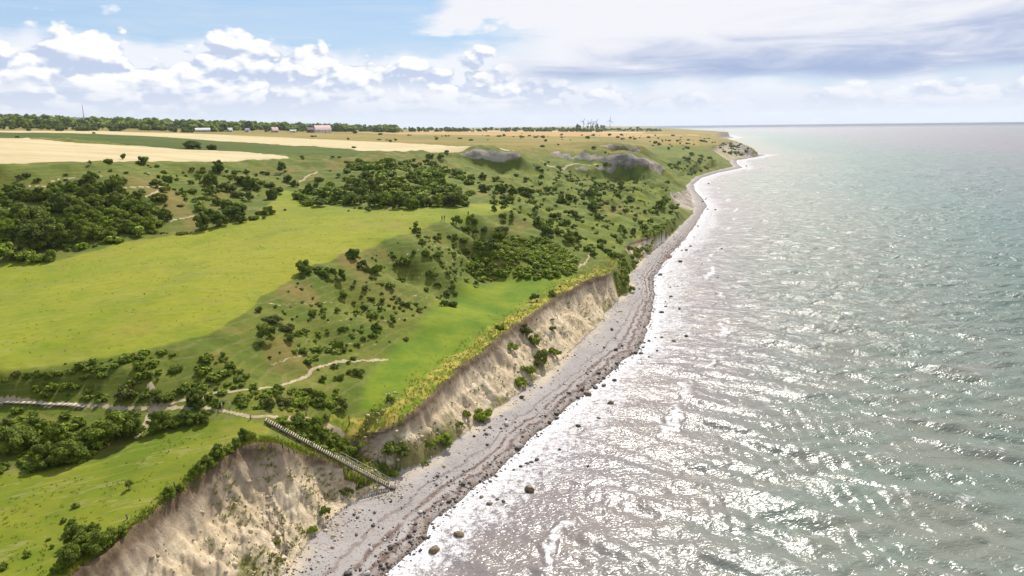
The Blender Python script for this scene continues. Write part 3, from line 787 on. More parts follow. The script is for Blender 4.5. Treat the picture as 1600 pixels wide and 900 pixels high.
# ------------------------------------------------------------------ the sea
def make_sea():
    na, nr = 980, 1120
    az = np.linspace(R(-26), R(58), na)
    lr = np.linspace(math.log(46), math.log(12600), nr)
    rg = np.exp(lr)
    x = np.sin(az)[None] * rg[:, None]; y = np.cos(az)[None] * rg[:, None]
    d, _, _ = seg_dist(x, y, WL)
    land = in_poly(x, y, W_POLY)
    off = np.where(land, -d, d)
    cell = rg[:, None] * (lr[1] - lr[0]) + 0 * x
    z = np.zeros(x.shape); crest = np.zeros(x.shape)
    rs = np.random.default_rng(3)
    grow = sstep(0, 45, off) * 0.75 + 0.25
    bend = fbm(x / 60, y / 60, 3) * 9
    for k in range(46):
        lam = 1.7 * (1.115 ** k) if k < 22 else rs.uniform(2.5, 17)
        th = R(246) + rs.normal(0, 0.30 if lam > 6 else 0.55)
        amp = 0.0135 * lam ** 0.92 * rs.uniform(0.5, 1.2) * (1.12 if lam < 5 else 0.66)
        kx, ky = math.cos(th) * 2 * math.pi / lam, math.sin(th) * 2 * math.pi / lam
        ph = kx * x + ky * y + rs.uniform(0, 6.3) + bend * 0.35
        fade = sstep(0.45, 0.18, cell / lam)
        env = 0.55 + 0.9 * sstep(-0.3, 0.5, gnoise(x / (lam * 4) + k * 7.1, y / (lam * 4) - k * 3.3))
        sn = np.sin(ph)
        w_ = amp * env * fade
        z += w_ * (sn + 0.30 * np.cos(2 * ph + 3.14159 / 2 * 0))
    z *= grow
    sd = 0.125
    cr = 0.62 * sstep(1.45, 2.2, z / sd / np.maximum(grow, .3)) * sstep(0.0, 0.35, gnoise(x / 9, y / 9) + gnoise(x / 2.2, y / 2.2) * 0.7) * sstep(420, 160, rg[:, None])
    # swash and breakers along the shore
    n1 = fbm(x / 11, y / 11, 4); n2 = fbm(x / 2.6, y / 2.6, 4)
    wid = 6.5 + 5.5 * fbm(x / 38, y / 38, 2) + 4.0 * n1 + rg[:, None] * 0.010
    swash = 0.72 * sstep(wid + 7, wid - 5.0, off + n2 * 5.0) + 0.28 * sstep(4.5, -0.5, off + n2 * 2.0)
    l2 = np.abs(off - (17 + 6 * fbm(x / 30 + 9, y / 30, 3)) + n2 * 2.2)
    br = sstep(1.7, 0.3, l2) * sstep(-0.08, 0.25, fbm(x / 17, y / 17 + 31, 2))
    l3 = np.abs(off - (33 + 9 * fbm(x / 34 + 3, y / 34, 3)) + n2 * 2.2)
    br = np.maximum(br, 0.8 * sstep(1.4, 0.2, l3) * sstep(0.2, 0.5, fbm(x / 15, y / 15 + 77, 2)))
    foam = np.clip(np.maximum(np.maximum(swash, br * 0.9), cr * 0.8), 0, 1)
    z += 0.22 * br * sstep(300, 60, rg[:, None])
    # the water's edge runs up the shingle a little and never cuts hard
    z = z * sstep(-1, 6, off) + 0.04
    zz = np.where(off < -3.5, -0.6, z)
    A = np.stack([foam, np.clip(off / 100, 0, 10), swash], -1)
    m, t, b = new_mat('sea_water')
    P = position(t)
    px, py, pz = sep(t, P)
    fo, of, sw = sep(t, attr(t, 'sea_zone'))
    dist = (px * px + py * py)._m('SQRT')
    big = noise(t, P, 0.03, 4, 0.6)
    n_b = noise(t, vec(t, px * 0.5 - py * 0.15, py * 1.0, 0.0), 0.10, 5, 0.6)
    shallow = mixc(t, big.step(0.35, 0.65), (0.165, 0.138, 0.126), (0.150, 0.128, 0.136))
    mid = mixc(t, n_b.step(0.35, 0.65), (0.142, 0.146, 0.118), (0.118, 0.146, 0.120))
    deep = (0.074, 0.124, 0.112)
    c = mixc(t, (of + (big - 0.5) * 0.35).step(0.08, 0.50), shallow, mid)
    c = mixc(t, (of + (big - 0.5) * 0.5).step(0.45, 1.5), c, deep)
    c = mixc(t, of.step(0.8, 5.0) * 0.88, c, (0.135, 0.124, 0.152))
    c = mixc(t, dist.step(6500.0, 8500.0) * 0.9, c, (0.012, 0.028, 0.075))  # dark band far out: cloud shadow put into the water's colour
    f1 = noise(t, P, 0.9, 7, 0.72); f2 = noise(t, P, 4.2, 5, 0.7)
    lace = (fo * 1.15 + (f1 - 0.5) * 2.6 + (f2 - 0.5) * 1.6 - 0.48).step(0.02, 0.72)
    fm = lace * fo.step(0.02, 0.2)
    c = mixc(t, fm * 0.92, c, (0.60, 0.59, 0.60))
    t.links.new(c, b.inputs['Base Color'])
    rough_ = fm * 0.45 + 0.23 + dist.step(90.0, 500.0) * 0.15 + dist.step(300.0, 1800.0) * 0.075 * (1.0 - dist.step(4500.0, 7500.0))
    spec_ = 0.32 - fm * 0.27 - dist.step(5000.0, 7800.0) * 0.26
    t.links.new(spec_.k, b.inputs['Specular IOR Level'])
    t.links.new(rough_.k, b.inputs['Roughness'])
    b.inputs['IOR'].default_value = 1.333
    w1 = noise(t, vec(t, px * 0.5 + py * 0.2, py * 1.0 - px * 0.2, 0.0), 2.5, 1.8, 0.5, 0.5)
    w2 = noise(t, vec(t, px * 0.5 + py * 0.12, py * 1.0 - px * 0.12, 5.0), 0.28, 5, 0.6, 0.3)
    w3 = noise(t, vec(t, px * 0.4, py * 1.0, 5.0), 0.05, 4, 0.6, 0.3)
    h = w1 * 0.135 * dist.step(420.0, 90.0) + w2 * dist.step(50.0, 240.0) * 2.0 + w3 * dist.step(220.0, 900.0) * 6.0
    t.links.new(bump(t, h, 0.9, 1.0), b.inputs['Normal'])
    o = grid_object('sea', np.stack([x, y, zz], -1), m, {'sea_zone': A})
    tag(o, kind='structure')


make_sea()
# ------------------------------------------------------------------ foliage
def leaf_mat(name, dark, light, trans=0.10):
    m, t, b = new_mat(name)
    oi = t.nodes.new('ShaderNodeObjectInfo')
    col = t.nodes.new('ShaderNodeSeparateColor'); t.links.new(oi.outputs['Color'], col.inputs[0])
    tone = X(t, col.outputs[0]); warm = X(t, col.outputs[1])
    tint = attr(t, 'tint', 'Fac')
    tn = X(t, tint)
    f = (tone * 0.85 + 0.33 + (tn - 0.5) * 0.85).sat()
    c = mixc(t, f, dark, light)
    c = mixc(t, warm * 0.6, c, (0.105, 0.075, 0.040))
    t.links.new(c, b.inputs['Base Color'])
    b.inputs['Roughness'].default_value = 0.72
    b.inputs['Specular IOR Level'].default_value = 0.18
    tr = t.nodes.new('ShaderNodeBsdfTranslucent'); t.links.new(c, tr.inputs[0])
    mx = t.nodes.new('ShaderNodeMixShader'); mx.inputs[0].default_value = trans
    out = [n for n in t.nodes if n.type == 'OUTPUT_MATERIAL'][0]
    t.links.new(b.outputs[0], mx.inputs[1]); t.links.new(tr.outputs[0], mx.inputs[2]); t.links.new(mx.outputs[0], out.inputs[0])
    return m


MAT_LEAF = leaf_mat('leaves', (0.036, 0.060, 0.006), (0.225, 0.290, 0.018), 0.25)
MAT_BARK = simple_mat('bark', (0.085, 0.065, 0.048), 0.9, 0.35, 6)

_ico = None


def ico_pts():
    global _ico
    if _ico is None:
        import bmesh
        bm = bmesh.new(); bmesh.ops.create_icosphere(bm, subdivisions=1, radius=1)
        _ico = (np.array([v.co[:] for v in bm.verts]), np.array([[v.index for v in f.verts] for f in bm.faces])); bm.free()
    return _ico


def mesh_np(name, V, Q=None, T=None, tint=None, mats=(), smooth=False):
    me = bpy.data.meshes.new(name)
    faces = []
    nq = 0 if Q is None else len(Q); ntr = 0 if T is None else len(T)
    li = np.concatenate(([] if Q is None else [np.asarray(Q).ravel()]) + ([] if T is None else [np.asarray(T).ravel()])).astype(np.int32)
    st = np.concatenate([np.arange(nq) * 4, nq * 4 + np.arange(ntr) * 3]).astype(np.int32)
    me.vertices.add(len(V)); me.vertices.foreach_set('co', np.asarray(V, np.float32).ravel())
    me.loops.add(len(li)); me.loops.foreach_set('vertex_index', li)
    me.polygons.add(nq + ntr); me.polygons.foreach_set('loop_start', st)
    if smooth: me.polygons.foreach_set('use_smooth', np.ones(nq + ntr, bool))
    me.update()
    if tint is not None:
        a = me.attributes.new('tint', 'FLOAT', 'FACE'); a.data.foreach_set('value', np.asarray(tint, np.float32))
    for m in mats: me.materials.append(m)
    return me


def crown_arrays(rs, n_lobes, n_leaf, leaf, height, base=0.0, spread=0.62, lobe=(0.34, 0.55), core=0.80):
    """leaf quads over a set of lobes; crown of radius about 1 and the given height, plus added solid cores inside that block the light"""
    C = []; Rr = []
    for i in range(n_lobes):
        a = rs.uniform(0, 2 * math.pi); q = math.sqrt(rs.uniform(0, 1)) * spread
        r = rs.uniform(*lobe)
        hz = base + r * 0.6 + (height - base - r * 1.4) * rs.uniform(0, 1) ** 0.8 * (1.0 - 0.45 * (q / spread) ** 2)
        C.append((q * math.cos(a) * 1.0, q * math.sin(a) * 1.0, max(hz, base + 0.15))); Rr.append(r)
    C = np.array(C); Rr = np.array(Rr); lt = rs.uniform(0.15, 0.85, n_lobes)
    w = Rr ** 2 / (Rr ** 2).sum()
    k = rs.choice(n_lobes, n_leaf, p=w)
    d = rs.normal(size=(n_leaf, 3)); d[:, 2] = np.where(rs.uniform(size=n_leaf) < 0.7, np.abs(d[:, 2]), d[:, 2])
    d /= np.linalg.norm(d, axis=1, keepdims=True)
    rad = Rr[k] * (0.80 + 0.30 * rs.uniform(size=n_leaf))
    # smaller sub-lumps on each lobe
    bump_ = 0.12 * np.sin(d[:, 0] * 7 + k) * np.sin(d[:, 1] * 7 + 2 * k) * np.sin(d[:, 2] * 6 + k * .7)
    p = C[k] + d * (rad * (1 + bump_))[:, None] * np.array([1, 1, 0.85])
    p[:, 2] = np.maximum(p[:, 2], base + 0.02 + 0.05 * rs.uniform(size=n_leaf))
    nrm = d * 0.9 + rs.normal(size=(n_leaf, 3)) * 0.55 + np.array([0, 0, 0.6])
    nrm /= np.linalg.norm(nrm, axis=1, keepdims=True)
    t1 = np.cross(nrm, rs.normal(size=(n_leaf, 3))); t1 /= np.linalg.norm(t1, axis=1, keepdims=True) + 1e-9
    t2 = np.cross(nrm, t1)
    sz = leaf * rs.uniform(0.6, 1.35, n_leaf)[:, None]
    t1 = t1 * sz; t2 = t2 * sz * 0.75
    V = np.stack([p - t1 - t2 * .4, p + t2 * -1.0 + t1 * .3, p + t1 + t2 * .4, p + t2 - t1 * .3], 1).reshape(-1, 3)
    Q = np.arange(n_leaf * 4).reshape(-1, 4)
    tint = np.clip(lt[k] * 0.7 + rs.uniform(0, 0.3, n_leaf) + 0.0, 0, 1)
    iv, it = ico_pts()
    cv = []; ct = []; o = len(V)
    for i in range(n_lobes):
        jit = 1 + 0.18 * rs.normal(size=(len(iv), 1)).clip(-1, 1)
        vv = C[i] + iv * jit * Rr[i] * core * np.array([1, 1, 0.85]); vv[:, 2] = np.maximum(vv[:, 2], base)
        cv.append(vv); ct.append(it + o + i * len(iv))
    V = np.vstack([V] + cv); T = np.vstack(ct)
    tint = np.concatenate([tint, np.repeat(lt * 0.7 + 0.05, len(it))])
    return V, Q, T, tint


def trunk_mesh(rs, h, r0, n_limb=5, reach=0.7):
    V = []; Q = []
    def tube(pts, rad):
        n = 6; o = len(V)
        for (p, r) in zip(pts, rad):
            for k in range(n):
                a = 2 * math.pi * k / n
                V.append((p[0] + math.cos(a) * r, p[1] + math.sin(a) * r, p[2]))
        for i in range(len(pts) - 1):
            for k in range(n):
                Q.append((o + i * n + k, o + i * n + (k + 1) % n, o + (i + 1) * n + (k + 1) % n, o + (i + 1) * n + k))
    tube([(0, 0, -0.15), (0.01, 0.0, h * 0.3), (0.03, 0.02, h * 0.65), (0.0, 0.05, h)], [r0 * 1.3, r0, r0 * 0.7, r0 * 0.2])
    for i in range(n_limb):
        a = rs.uniform(0, 6.28); z0 = h * rs.uniform(0.25, 0.6); L = reach * rs.uniform(0.6, 1)
        tube([(0.01, 0.01, z0), (math.cos(a) * L * .5, math.sin(a) * L * .5, z0 + L * .4), (math.cos(a) * L, math.sin(a) * L, z0 + L * .75)], [r0 * .5, r0 * .3, r0 * .1])
    return mesh_np('trunk', V, Q=Q, mats=[MAT_BARK], smooth=True)


_rs = np.random.default_rng(21)
def crown_mesh(name, *a, **k):
    V, Q, T, tint = crown_arrays(_rs, *a, **k)
    return mesh_np(name, V, Q=Q, T=T, tint=tint, mats=[MAT_LEAF])


SHRUBS = [crown_mesh('shrub', n, m, lf, h, spread=0.86, lobe=(0.17, 0.40), core=0.72) for n, m, lf, h in
          [(13, 1000, 0.095, 1.2), (15, 1000, 0.095, 0.95), (11, 900, 0.10, 1.4), (17, 1100, 0.09, 0.8), (10, 800, 0.10, 1.25), (14, 900, 0.095, 1.05), (20, 1100, 0.09, 0.65), (12, 900, 0.095, 1.5)]]
SHRUBS_FAR = [crown_mesh('shrub', n + 3, m, lf, h, spread=0.82, lobe=(0.2, 0.44), core=0.75) for n, m, lf, h in [(5, 260, 0.17, 1.2), (6, 280, 0.16, 1.0), (4, 220, 0.18, 1.4), (6, 260, 0.17, 0.8)]]
TREES = [(crown_mesh('crown', 30, 4600, 0.056, h, base=b, spread=0.84, lobe=(0.17, 0.36), core=0.72), trunk_mesh(_rs, h * 0.75, 0.075)) for h, b in [(1.55, 0.10), (1.75, 0.14), (1.35, 0.06), (1.65, 0.10), (1.45, 0.05)]]
TREES_FAR = [(crown_mesh('crown', 10, 700, 0.12, h, base=b, spread=0.62, lobe=(0.28, 0.46)), trunk_mesh(_rs, h * 0.7, 0.07, 3)) for h, b in [(1.5, 0.2), (1.9, 0.35), (1.3, 0.12), (1.7, 0.2)]]
# saplings and wind-cut thorns: open crowns, twigs showing
THORN = [(crown_mesh('crown', 9, 420, 0.10, h, base=0.35, spread=0.6, lobe=(0.2, 0.34), core=0.35), trunk_mesh(_rs, h * 0.85, 0.05, 7, 0.8)) for h in (1.6, 1.9)]

# ---- where plants stand in the photograph: per enlarged crop (origin, magnification) rows of (x, foot y, width[, tone[, kind]])
CROPS = {
    'A': (0, 230, 4.736), 'B': (230, 230, 4.736), 'C': (440, 230, 4.737), 'D': (620, 290, 4.736), 'E': (820, 270, 4.5), 'F': (720, 200, 5.714),
    'G': (400, 375, 4.0), 'H': (0, 600, 3.0), 'I': (0, 560, 4.5), 'J': (400, 600, 3.0), 'K': (600, 480, 4.09), 'P': (0, 0, 1.0)}
# tone: 0 very dark .. 1 lime
ROWS = {
    'A': [(180, 700, 200, .2), (300, 785, 270, .1), (400, 760, 230, .1), (480, 735, 150, .3), (250, 620, 230, .2), (70, 700, 180, .75), (60, 840, 190, .45, 's'), (180, 848, 190, .4, 's'), (290, 852, 140, .4, 's'), (385, 850, 100, .35, 's'), (20, 790, 120, .6, 's'),
          (560, 640, 170, .35), (640, 705, 170, .4), (720, 695, 150, .5), (790, 640, 140, .8), (850, 560, 150, .75), (820, 690, 130, .45), (900, 640, 150, .35), (960, 640, 130, .5), (1030, 625, 150, .45), (1110, 632, 120, .5), (1060, 560, 150, .3), (950, 560, 130, .45), (700, 590, 150, .4), (620, 560, 140, .45), (540, 545, 120, .3), (760, 540, 120, .4),
          (310, 425, 140, .1), (470, 495, 150, .08), (200, 405, 115, .3), (120, 392, 100, .2), (60, 335, 85, .3), (660, 395, 135, .2), (740, 365, 115, .2), (680, 300, 110, .25), (600, 285, 80, .2), (530, 335, 105, .45), (860, 372, 140, .4), (920, 384, 90, .45), (1030, 432, 125, .25), (1090, 465, 105, .3), (1160, 405, 95, .2), (1160, 300, 80, .12), (250, 475, 90, .3), (130, 484, 85, .25), (40, 442, 90, .3), (30, 545, 100, .3), (40, 620, 100, .45), (110, 560, 110, .3), (150, 640, 120, .3),
          (430, 400, 90, .45), (370, 400, 90, .3), (780, 450, 110, .35), (870, 460, 120, .3), (960, 480, 120, .4), (700, 470, 120, .4), (600, 470, 120, .5), (320, 520, 110, .25), (400, 350, 90, .5), (450, 310, 80, .4), (980, 400, 80, .3),
          (145, 255, 50, .1), (200, 222, 60, .15), (282, 265, 55, .1), (370, 282, 28, .15), (490, 215, 38, .2), (490, 250, 45, .2), (655, 235, 38, .15), (675, 140, 50, .3, 'w'), (803, 120, 70, .15), (908, 90, 55, .25, 't'), (1060, 137, 98, .15), (817, 185, 45, .1), (738, 187, 20, .15), (940, 197, 40, .3), (1078, 200, 30, .15), (870, 240, 50, .2), (905, 290, 90, .2), (1050, 350, 70, .2), (1175, 220, 40, .2), (885, 712, 72, .55)],
    'B': [(333, 180, 45, .15), (405, 200, 60, .2), (525, 197, 105, .08), (590, 188, 35, .15), (625, 228, 65, .75), (735, 200, 50, .15), (700, 282, 100, .08), (795, 260, 45, .1), (470, 297, 108, .25), (610, 335, 118, .15), (90, 230, 38, .2), (70, 302, 65, .12), (115, 285, 50, .2), (200, 318, 45, .25), (150, 320, 55, .3), (260, 345, 50, .15), (335, 345, 72, .15), (110, 402, 90, .15), (360, 402, 60, .15), (400, 385, 45, .2), (290, 400, 40, .15), (250, 440, 42, .1), (135, 440, 35, .15), (475, 357, 98, .25), (445, 405, 65, .5), (520, 432, 92, .25), (670, 372, 92, .2), (745, 402, 92, .15), (765, 322, 100, .2), (820, 325, 60, .2), (845, 277, 62, .3), (900, 302, 82, .3), (960, 332, 82, .25), (925, 392, 102, .08), (985, 355, 42, .15),
          (645, 545, 175, .12, 't'), (600, 470, 110, .25), (480, 545, 112, .25), (410, 622, 130, .2), (540, 592, 125, .08), (390, 472, 92, .5), (700, 562, 100, .12), (785, 537, 78, .2), (845, 502, 72, .15), (910, 502, 76, .2), (865, 532, 36, .3), (250, 650, 76, .35), (118, 640, 36, .25), (150, 640, 25, .3), (985, 202, 96, .06), (890, 200, 46, .1), (855, 200, 42, .12), (965, 238, 28, .12), (1045, 264, 76, .12), (1090, 294, 64, .08), (1098, 328, 22, .2), (823, 360, 18, .15), (1021, 470, 24, .15), (1155, 95, 30, .1), (45, 642, 82, .4), (140, 552, 102, .15), (20, 562, 62, .5), (385, 245, 56, .8), (222, 235, 34, .75, 'w'), (268, 195, 25, .2), (290, 220, 35, .2), (165, 250, 25, .3)],
    'C': [(210, 347, 88, .15, 't'), (255, 300, 50, .2), (280, 252, 72, .2), (330, 360, 72, .12), (345, 332, 62, .2), (362, 178, 24, .12), (420, 222, 42, .15), (590, 210, 26, .1), (720, 167, 60, .05), (790, 170, 36, .12), (825, 137, 58, .08), (770, 94, 36, .12), (540, 162, 42, .35), (1070, 122, 58, .06), (1095, 82, 56, .1), (1180, 87, 52, .12), (1225, 47, 42, .06), (415, 412, 105, .1), (470, 410, 62, .3), (540, 432, 135, .2), (600, 385, 130, .25), (640, 478, 48, .2), (690, 442, 125, .2), (770, 440, 112, .7), (820, 432, 62, .25), (870, 457, 112, .15), (970, 462, 132, .5), (1070, 442, 132, .08), (1160, 442, 112, .6), (1270, 442, 172, .06), (1360, 437, 72, .1),
          (580, 335, 112, .2), (660, 335, 112, .15), (730, 312, 82, .2), (790, 282, 72, .15), (830, 262, 62, .2), (860, 332, 102, .15), (930, 322, 92, .2), (1000, 372, 92, .2), (550, 292, 82, .25), (500, 312, 72, .3), (470, 330, 62, .2), (525, 230, 42, .15), (640, 240, 42, .2), (715, 215, 46, .12), (830, 225, 52, .15), (960, 242, 92, .3), (1020, 242, 62, .25), (1145, 217, 66, .15), (1195, 302, 92, .2), (1100, 272, 62, .5), (1050, 280, 52, .5), (1030, 195, 42, .1), (1340, 245, 32, .1), (1290, 235, 25, .3), (1230, 180, 22, .2), (1130, 155, 32, .1), (975, 102, 42, .15), (545, 455, 32, .3), (585, 460, 38, .25), (740, 455, 32, .35), (775, 455, 36, .3), (825, 455, 36, .35), (690, 448, 38, .3), (240, 402, 24, .12), (195, 385, 14, .15), (318, 380, 26, .2), (28, 470, 22, .1), (495, 475, 20, .15), (1400, 360, 25, .2), (105, 330, 20, .15),
          (995, 622, 70, .25, 'w'), (1045, 722, 52, .2), (1020, 642, 42, .2), (1070, 802, 56, .2), (1150, 692, 62, .3), (530, 832, 102, .06), (650, 400, 90, .3), (900, 400, 100, .25), (740, 370, 90, .35), (1060, 360, 80, .25), (1130, 350, 80, .3)],
    'D': [(445, 312, 92, .15), (510, 342, 82, .15), (560, 292, 86, .25), (585, 382, 62, .15), (650, 347, 52, .1), (720, 187, 52, .1), (785, 237, 66, .15), (783, 282, 56, .15), (860, 268, 62, .2), (845, 200, 36, .15), (780, 347, 92, .15), (720, 137, 56, .08), (800, 147, 62, .08), (712, 82, 42, .2), (802, 102, 46, .1), (970, 87, 106, .2), (1005, 142, 82, .55), (1030, 190, 62, .12), (960, 132, 42, .1), (1075, 142, 32, .15), (1170, 245, 92, .15), (1065, 67, 28, .15), (1120, 32, 30, .15), (1155, 67, 22, .15), (1220, 132, 72, .15), (1275, 107, 52, .15), (1170, 150, 36, .1), (1000, 237, 56, .15), (945, 257, 36, .15), (1065, 262, 56, .2), (1045, 312, 92, .35), (1130, 292, 52, .2), (1110, 402, 112, .12), (1190, 362, 72, .2), (1275, 422, 92, .15), (1250, 302, 62, .2), (1000, 390, 32, .12), (760, 412, 102, .1), (695, 492, 112, .1), (500, 442, 72, .15), (515, 522, 66, .06), (610, 442, 72, .2), (435, 412, 52, .15), (390, 392, 42, .15), (315, 370, 42, .3), (280, 422, 36, .25), (310, 472, 42, .3), (190, 432, 52, .2), (240, 460, 25, .3), (215, 532, 52, .2), (305, 532, 62, .25), (150, 352, 66, .15), (100, 322, 25, .15), (60, 607, 96, .08), (250, 672, 56, .12), (580, 747, 48, .06), (512, 707, 46, .12), (395, 897, 92, .05), (345, 892, 62, .1), (415, 762, 46, .1), (430, 812, 46, .12), (370, 822, 52, .15), (330, 822, 30, .12), (550, 642, 92, .12), (1210, 752, 22, .1), (1150, 822, 66, .3), (1015, 860, 72, .4), (120, 667, 20, .15), (40, 717, 36, .15), (435, 580, 22, .15), (490, 632, 32, .15)],
    'E': [(115, 157, 25, .1), (165, 124, 25, .12), (195, 152, 25, .12), (215, 235, 32, .12), (260, 217, 62, .15), (310, 192, 46, .15), (358, 205, 36, .06), (258, 175, 42, .2), (125, 230, 32, .12), (335, 305, 62, .08), (385, 332, 52, .2), (285, 282, 42, .15), (475, 262, 72, .06), (530, 242, 52, .15), (430, 225, 36, .15), (510, 322, 56, .1), (570, 305, 24, .12), (615, 365, 36, .12), (550, 387, 42, .12), (510, 375, 32, .15), (680, 395, 28, .1), (635, 455, 36, .12), (695, 442, 56, .12), (765, 437, 56, .2), (840, 432, 46, .15), (770, 337, 42, .15), (780, 305, 36, .12), (845, 285, 42, .15), (750, 202, 46, .1), (680, 112, 46, .06), (700, 110, 32, .1), (605, 112, 26, .12), (635, 137, 32, .1), (560, 85, 32, .15), (450, 162, 52, .15), (510, 162, 62, .15), (410, 182, 42, .15), (395, 92, 32, .15), (460, 197, 26, .15), (960, 252, 82, .2), (1040, 262, 72, .15), (890, 365, 52, .3), (1005, 75, 32, .1), (480, 592, 48, .08), (455, 522, 42, .1), (370, 542, 42, .12), (540, 502, 62, .1), (350, 482, 82, .12), (310, 452, 72, .12), (150, 452, 112, .1), (240, 430, 52, .15), (390, 522, 42, .2), (500, 437, 32, .15), (405, 352, 36, .15), (290, 362, 52, .2), (350, 392, 52, .15), (720, 780, 62, .6), (745, 835, 52, .6), (700, 805, 52, .55), (740, 562, 62, .3), (780, 595, 52, .35), (690, 642, 62, .5), (1040, 415, 32, .75), (610, 590, 60, .2), (660, 600, 70, .5), (800, 560, 50, .4), (700, 720, 60, .55), (680, 760, 60, .5), (760, 640, 50, .45)],
    'F': [(100, 467, 62, .05), (195, 457, 72, .06), (310, 472, 76, .08), (215, 577, 112, .12, 't'), (355, 592, 128, .12, 't'), (465, 602, 98, .1, 't'), (545, 582, 92, .15, 't'), (270, 532, 52, .2), (725, 392, 42, .05), (783, 312, 46, .06), (1220, 347, 36, .1), (1290, 337, 52, .08), (340, 78, 46, .15), (385, 78, 42, .25), (612, 76, 38, .06), (470, 80, 20, .06), (545, 56, 18, .1), (1330, 73, 36, .06), (755, 120, 36, .1), (1190, 192, 48, .08), (195, 68, 12, .1), (1290, 225, 25, .12), (1320, 232, 20, .12), (500, 432, 52, .15), (600, 462, 32, .15), (640, 532, 32, .12), (780, 557, 42, .1), (840, 552, 56, .15), (820, 595, 32, .12), (710, 605, 32, .12), (900, 612, 62, .15), (965, 637, 66, .1), (1025, 657, 42, .06), (905, 672, 82, .15), (845, 700, 36, .1), (1100, 682, 42, .12), (1180, 722, 96, .06), (1240, 702, 42, .15), (1245, 560, 36, .12), (1190, 542, 52, .15), (1160, 602, 112, .15), (1350, 542, 32, .12), (1425, 532, 62, .05), (1520, 662, 46, .12), (1370, 582, 42, .15), (1090, 642, 36, .15), (1220, 642, 32, .12), (400, 560, 60, .2), (160, 500, 40, .2), (20, 470, 40, .1)],
    'G': [(300, 217, 112, .06), (20, 452, 52, .1), (110, 522, 102, .08), (200, 582, 92, .08), (40, 552, 72, .15), (65, 647, 112, .15), (310, 592, 52, .08), (265, 607, 25, .1), (450, 585, 32, .2), (510, 702, 78, .25), (355, 482, 52, .1), (505, 457, 46, .15), (545, 372, 56, .15), (730, 487, 72, .08), (615, 402, 32, .12), (605, 305, 36, .12), (620, 272, 28, .12), (665, 358, 22, .12), (725, 382, 42, .12), (785, 282, 36, .12), (840, 307, 72, .1), (725, 245, 36, .12), (930, 172, 76, .06), (740, 217, 92, .1), (665, 182, 72, .1), (610, 127, 82, .06), (880, 172, 42, .12), (1060, 108, 46, .1), (1140, 112, 46, .25), (1090, 237, 46, .08), (1130, 222, 25, .12), (850, 532, 56, .08), (930, 505, 22, .06), (850, 482, 25, .1), (755, 572, 62, .12), (750, 602, 52, .15), (670, 630, 46, .1), (560, 560, 32, .12), (615, 570, 20, .2), (665, 547, 28, .12), (490, 807, 48, .06), (525, 882, 62, .06), (620, 852, 86, .12), (580, 777, 32, .12), (390, 817, 28, .15), (420, 892, 52, .2), (865, 432, 32, .2), (790, 402, 46, .25), (445, 242, 102, .12), (530, 272, 82, .06), (390, 192, 62, .15), (205, 325, 20, .12), (180, 467, 25, .2), (230, 502, 22, .15), (258, 482, 18, .15)],
    'H': [(100, 325, 190, .12), (220, 402, 155, .15, 't'), (335, 385, 170, .1, 't'), (520, 295, 220, .3, 't'), (620, 262, 140, .08, 't'), (430, 305, 130, .2, 't'), (280, 295, 130, .25, 't'), (30, 325, 100, .15), (180, 250, 110, .2), (50, 230, 90, .2), (755, 232, 115, .2), (830, 210, 80, .15), (880, 202, 95, .12), (960, 192, 70, .15), (750, 97, 62, .12), (920, 117, 92, .06), (1015, 120, 56, .1), (1145, 87, 62, .2), (605, 502, 60, .12, 'w'), (355, 583, 36, .12), (300, 652, 32, .12), (245, 772, 28, .12), (225, 737, 30, .15), (15, 872, 52, .15), (130, 812, 36, .2), (340, 702, 72, .15), (400, 802, 122, .25), (460, 802, 132, .2), (330, 862, 102, .2), (520, 752, 92, .2), (570, 722, 72, .25), (280, 892, 62, .2), (360, 760, 100, .2), (440, 730, 80, .25), (800, 552, 72, .2), (840, 522, 62, .25), (930, 442, 72, .2), (970, 402, 72, .2), (1020, 362, 82, .2), (1060, 332, 62, .25), (1100, 312, 62, .3), (1150, 272, 72, .1), (1180, 262, 52, .2), (1000, 400, 50, .3), (900, 450, 50, .3)],
    'I': [(200, 157, 62, .1), (270, 172, 72, .1), (30, 192, 62, .1), (900, 302, 152, .12), (1170, 312, 112, .1), (1230, 102, 92, .05), (820, 42, 40, .06), (460, 42, 20, .1), (700, 282, 62, .15), (1390, 352, 112, .08), (160, 382, 42, .1), (120, 150, 70, .15), (380, 230, 70, .2), (500, 200, 60, .2), (1090, 260, 70, .2), (350, 160, 60, .2), (600, 160, 60, .15)],
    'J': [(60, 122, 82, .2), (130, 102, 72, .15), (200, 107, 92, .2), (280, 97, 82, .25), (300, 112, 62, .2), (340, 112, 72, .15), (400, 137, 72, .25), (240, 62, 62, .3), (110, 40, 52, .2), (425, 532, 56, .25), (490, 507, 42, .15), (325, 642, 56, .65), (262, 712, 50, .65), (98, 762, 40, .65), (890, 312, 78, .75), (815, 322, 52, .5), (1055, 177, 82, .7), (790, 382, 32, .6), (200, 202, 90, .1), (270, 232, 82, .15), (120, 192, 62, .1), (310, 292, 72, .15), (350, 322, 52, .2), (450, 327, 42, .35), (495, 327, 36, .3), (640, 382, 92, .15), (690, 372, 62, .2), (640, 440, 50, .5), (600, 410, 50, .4), (330, 180, 50, .3)],
    'K': [(875, 512, 86, .45), (140, 217, 46, .06), (740, 142, 62, .35), (920, 442, 92, .65), (1010, 392, 112, .6), (1090, 322, 82, .6), (630, 732, 112, .7), (530, 722, 62, .45), (480, 772, 52, .6), (1080, 152, 42, .1), (1075, 95, 32, .25), (900, 190, 92, .3), (960, 242, 92, .3), (820, 292, 82, .3), (350, 882, 92, .75), (40, 607, 62, .35)],
    # lone trees and shrubs out on the plateau
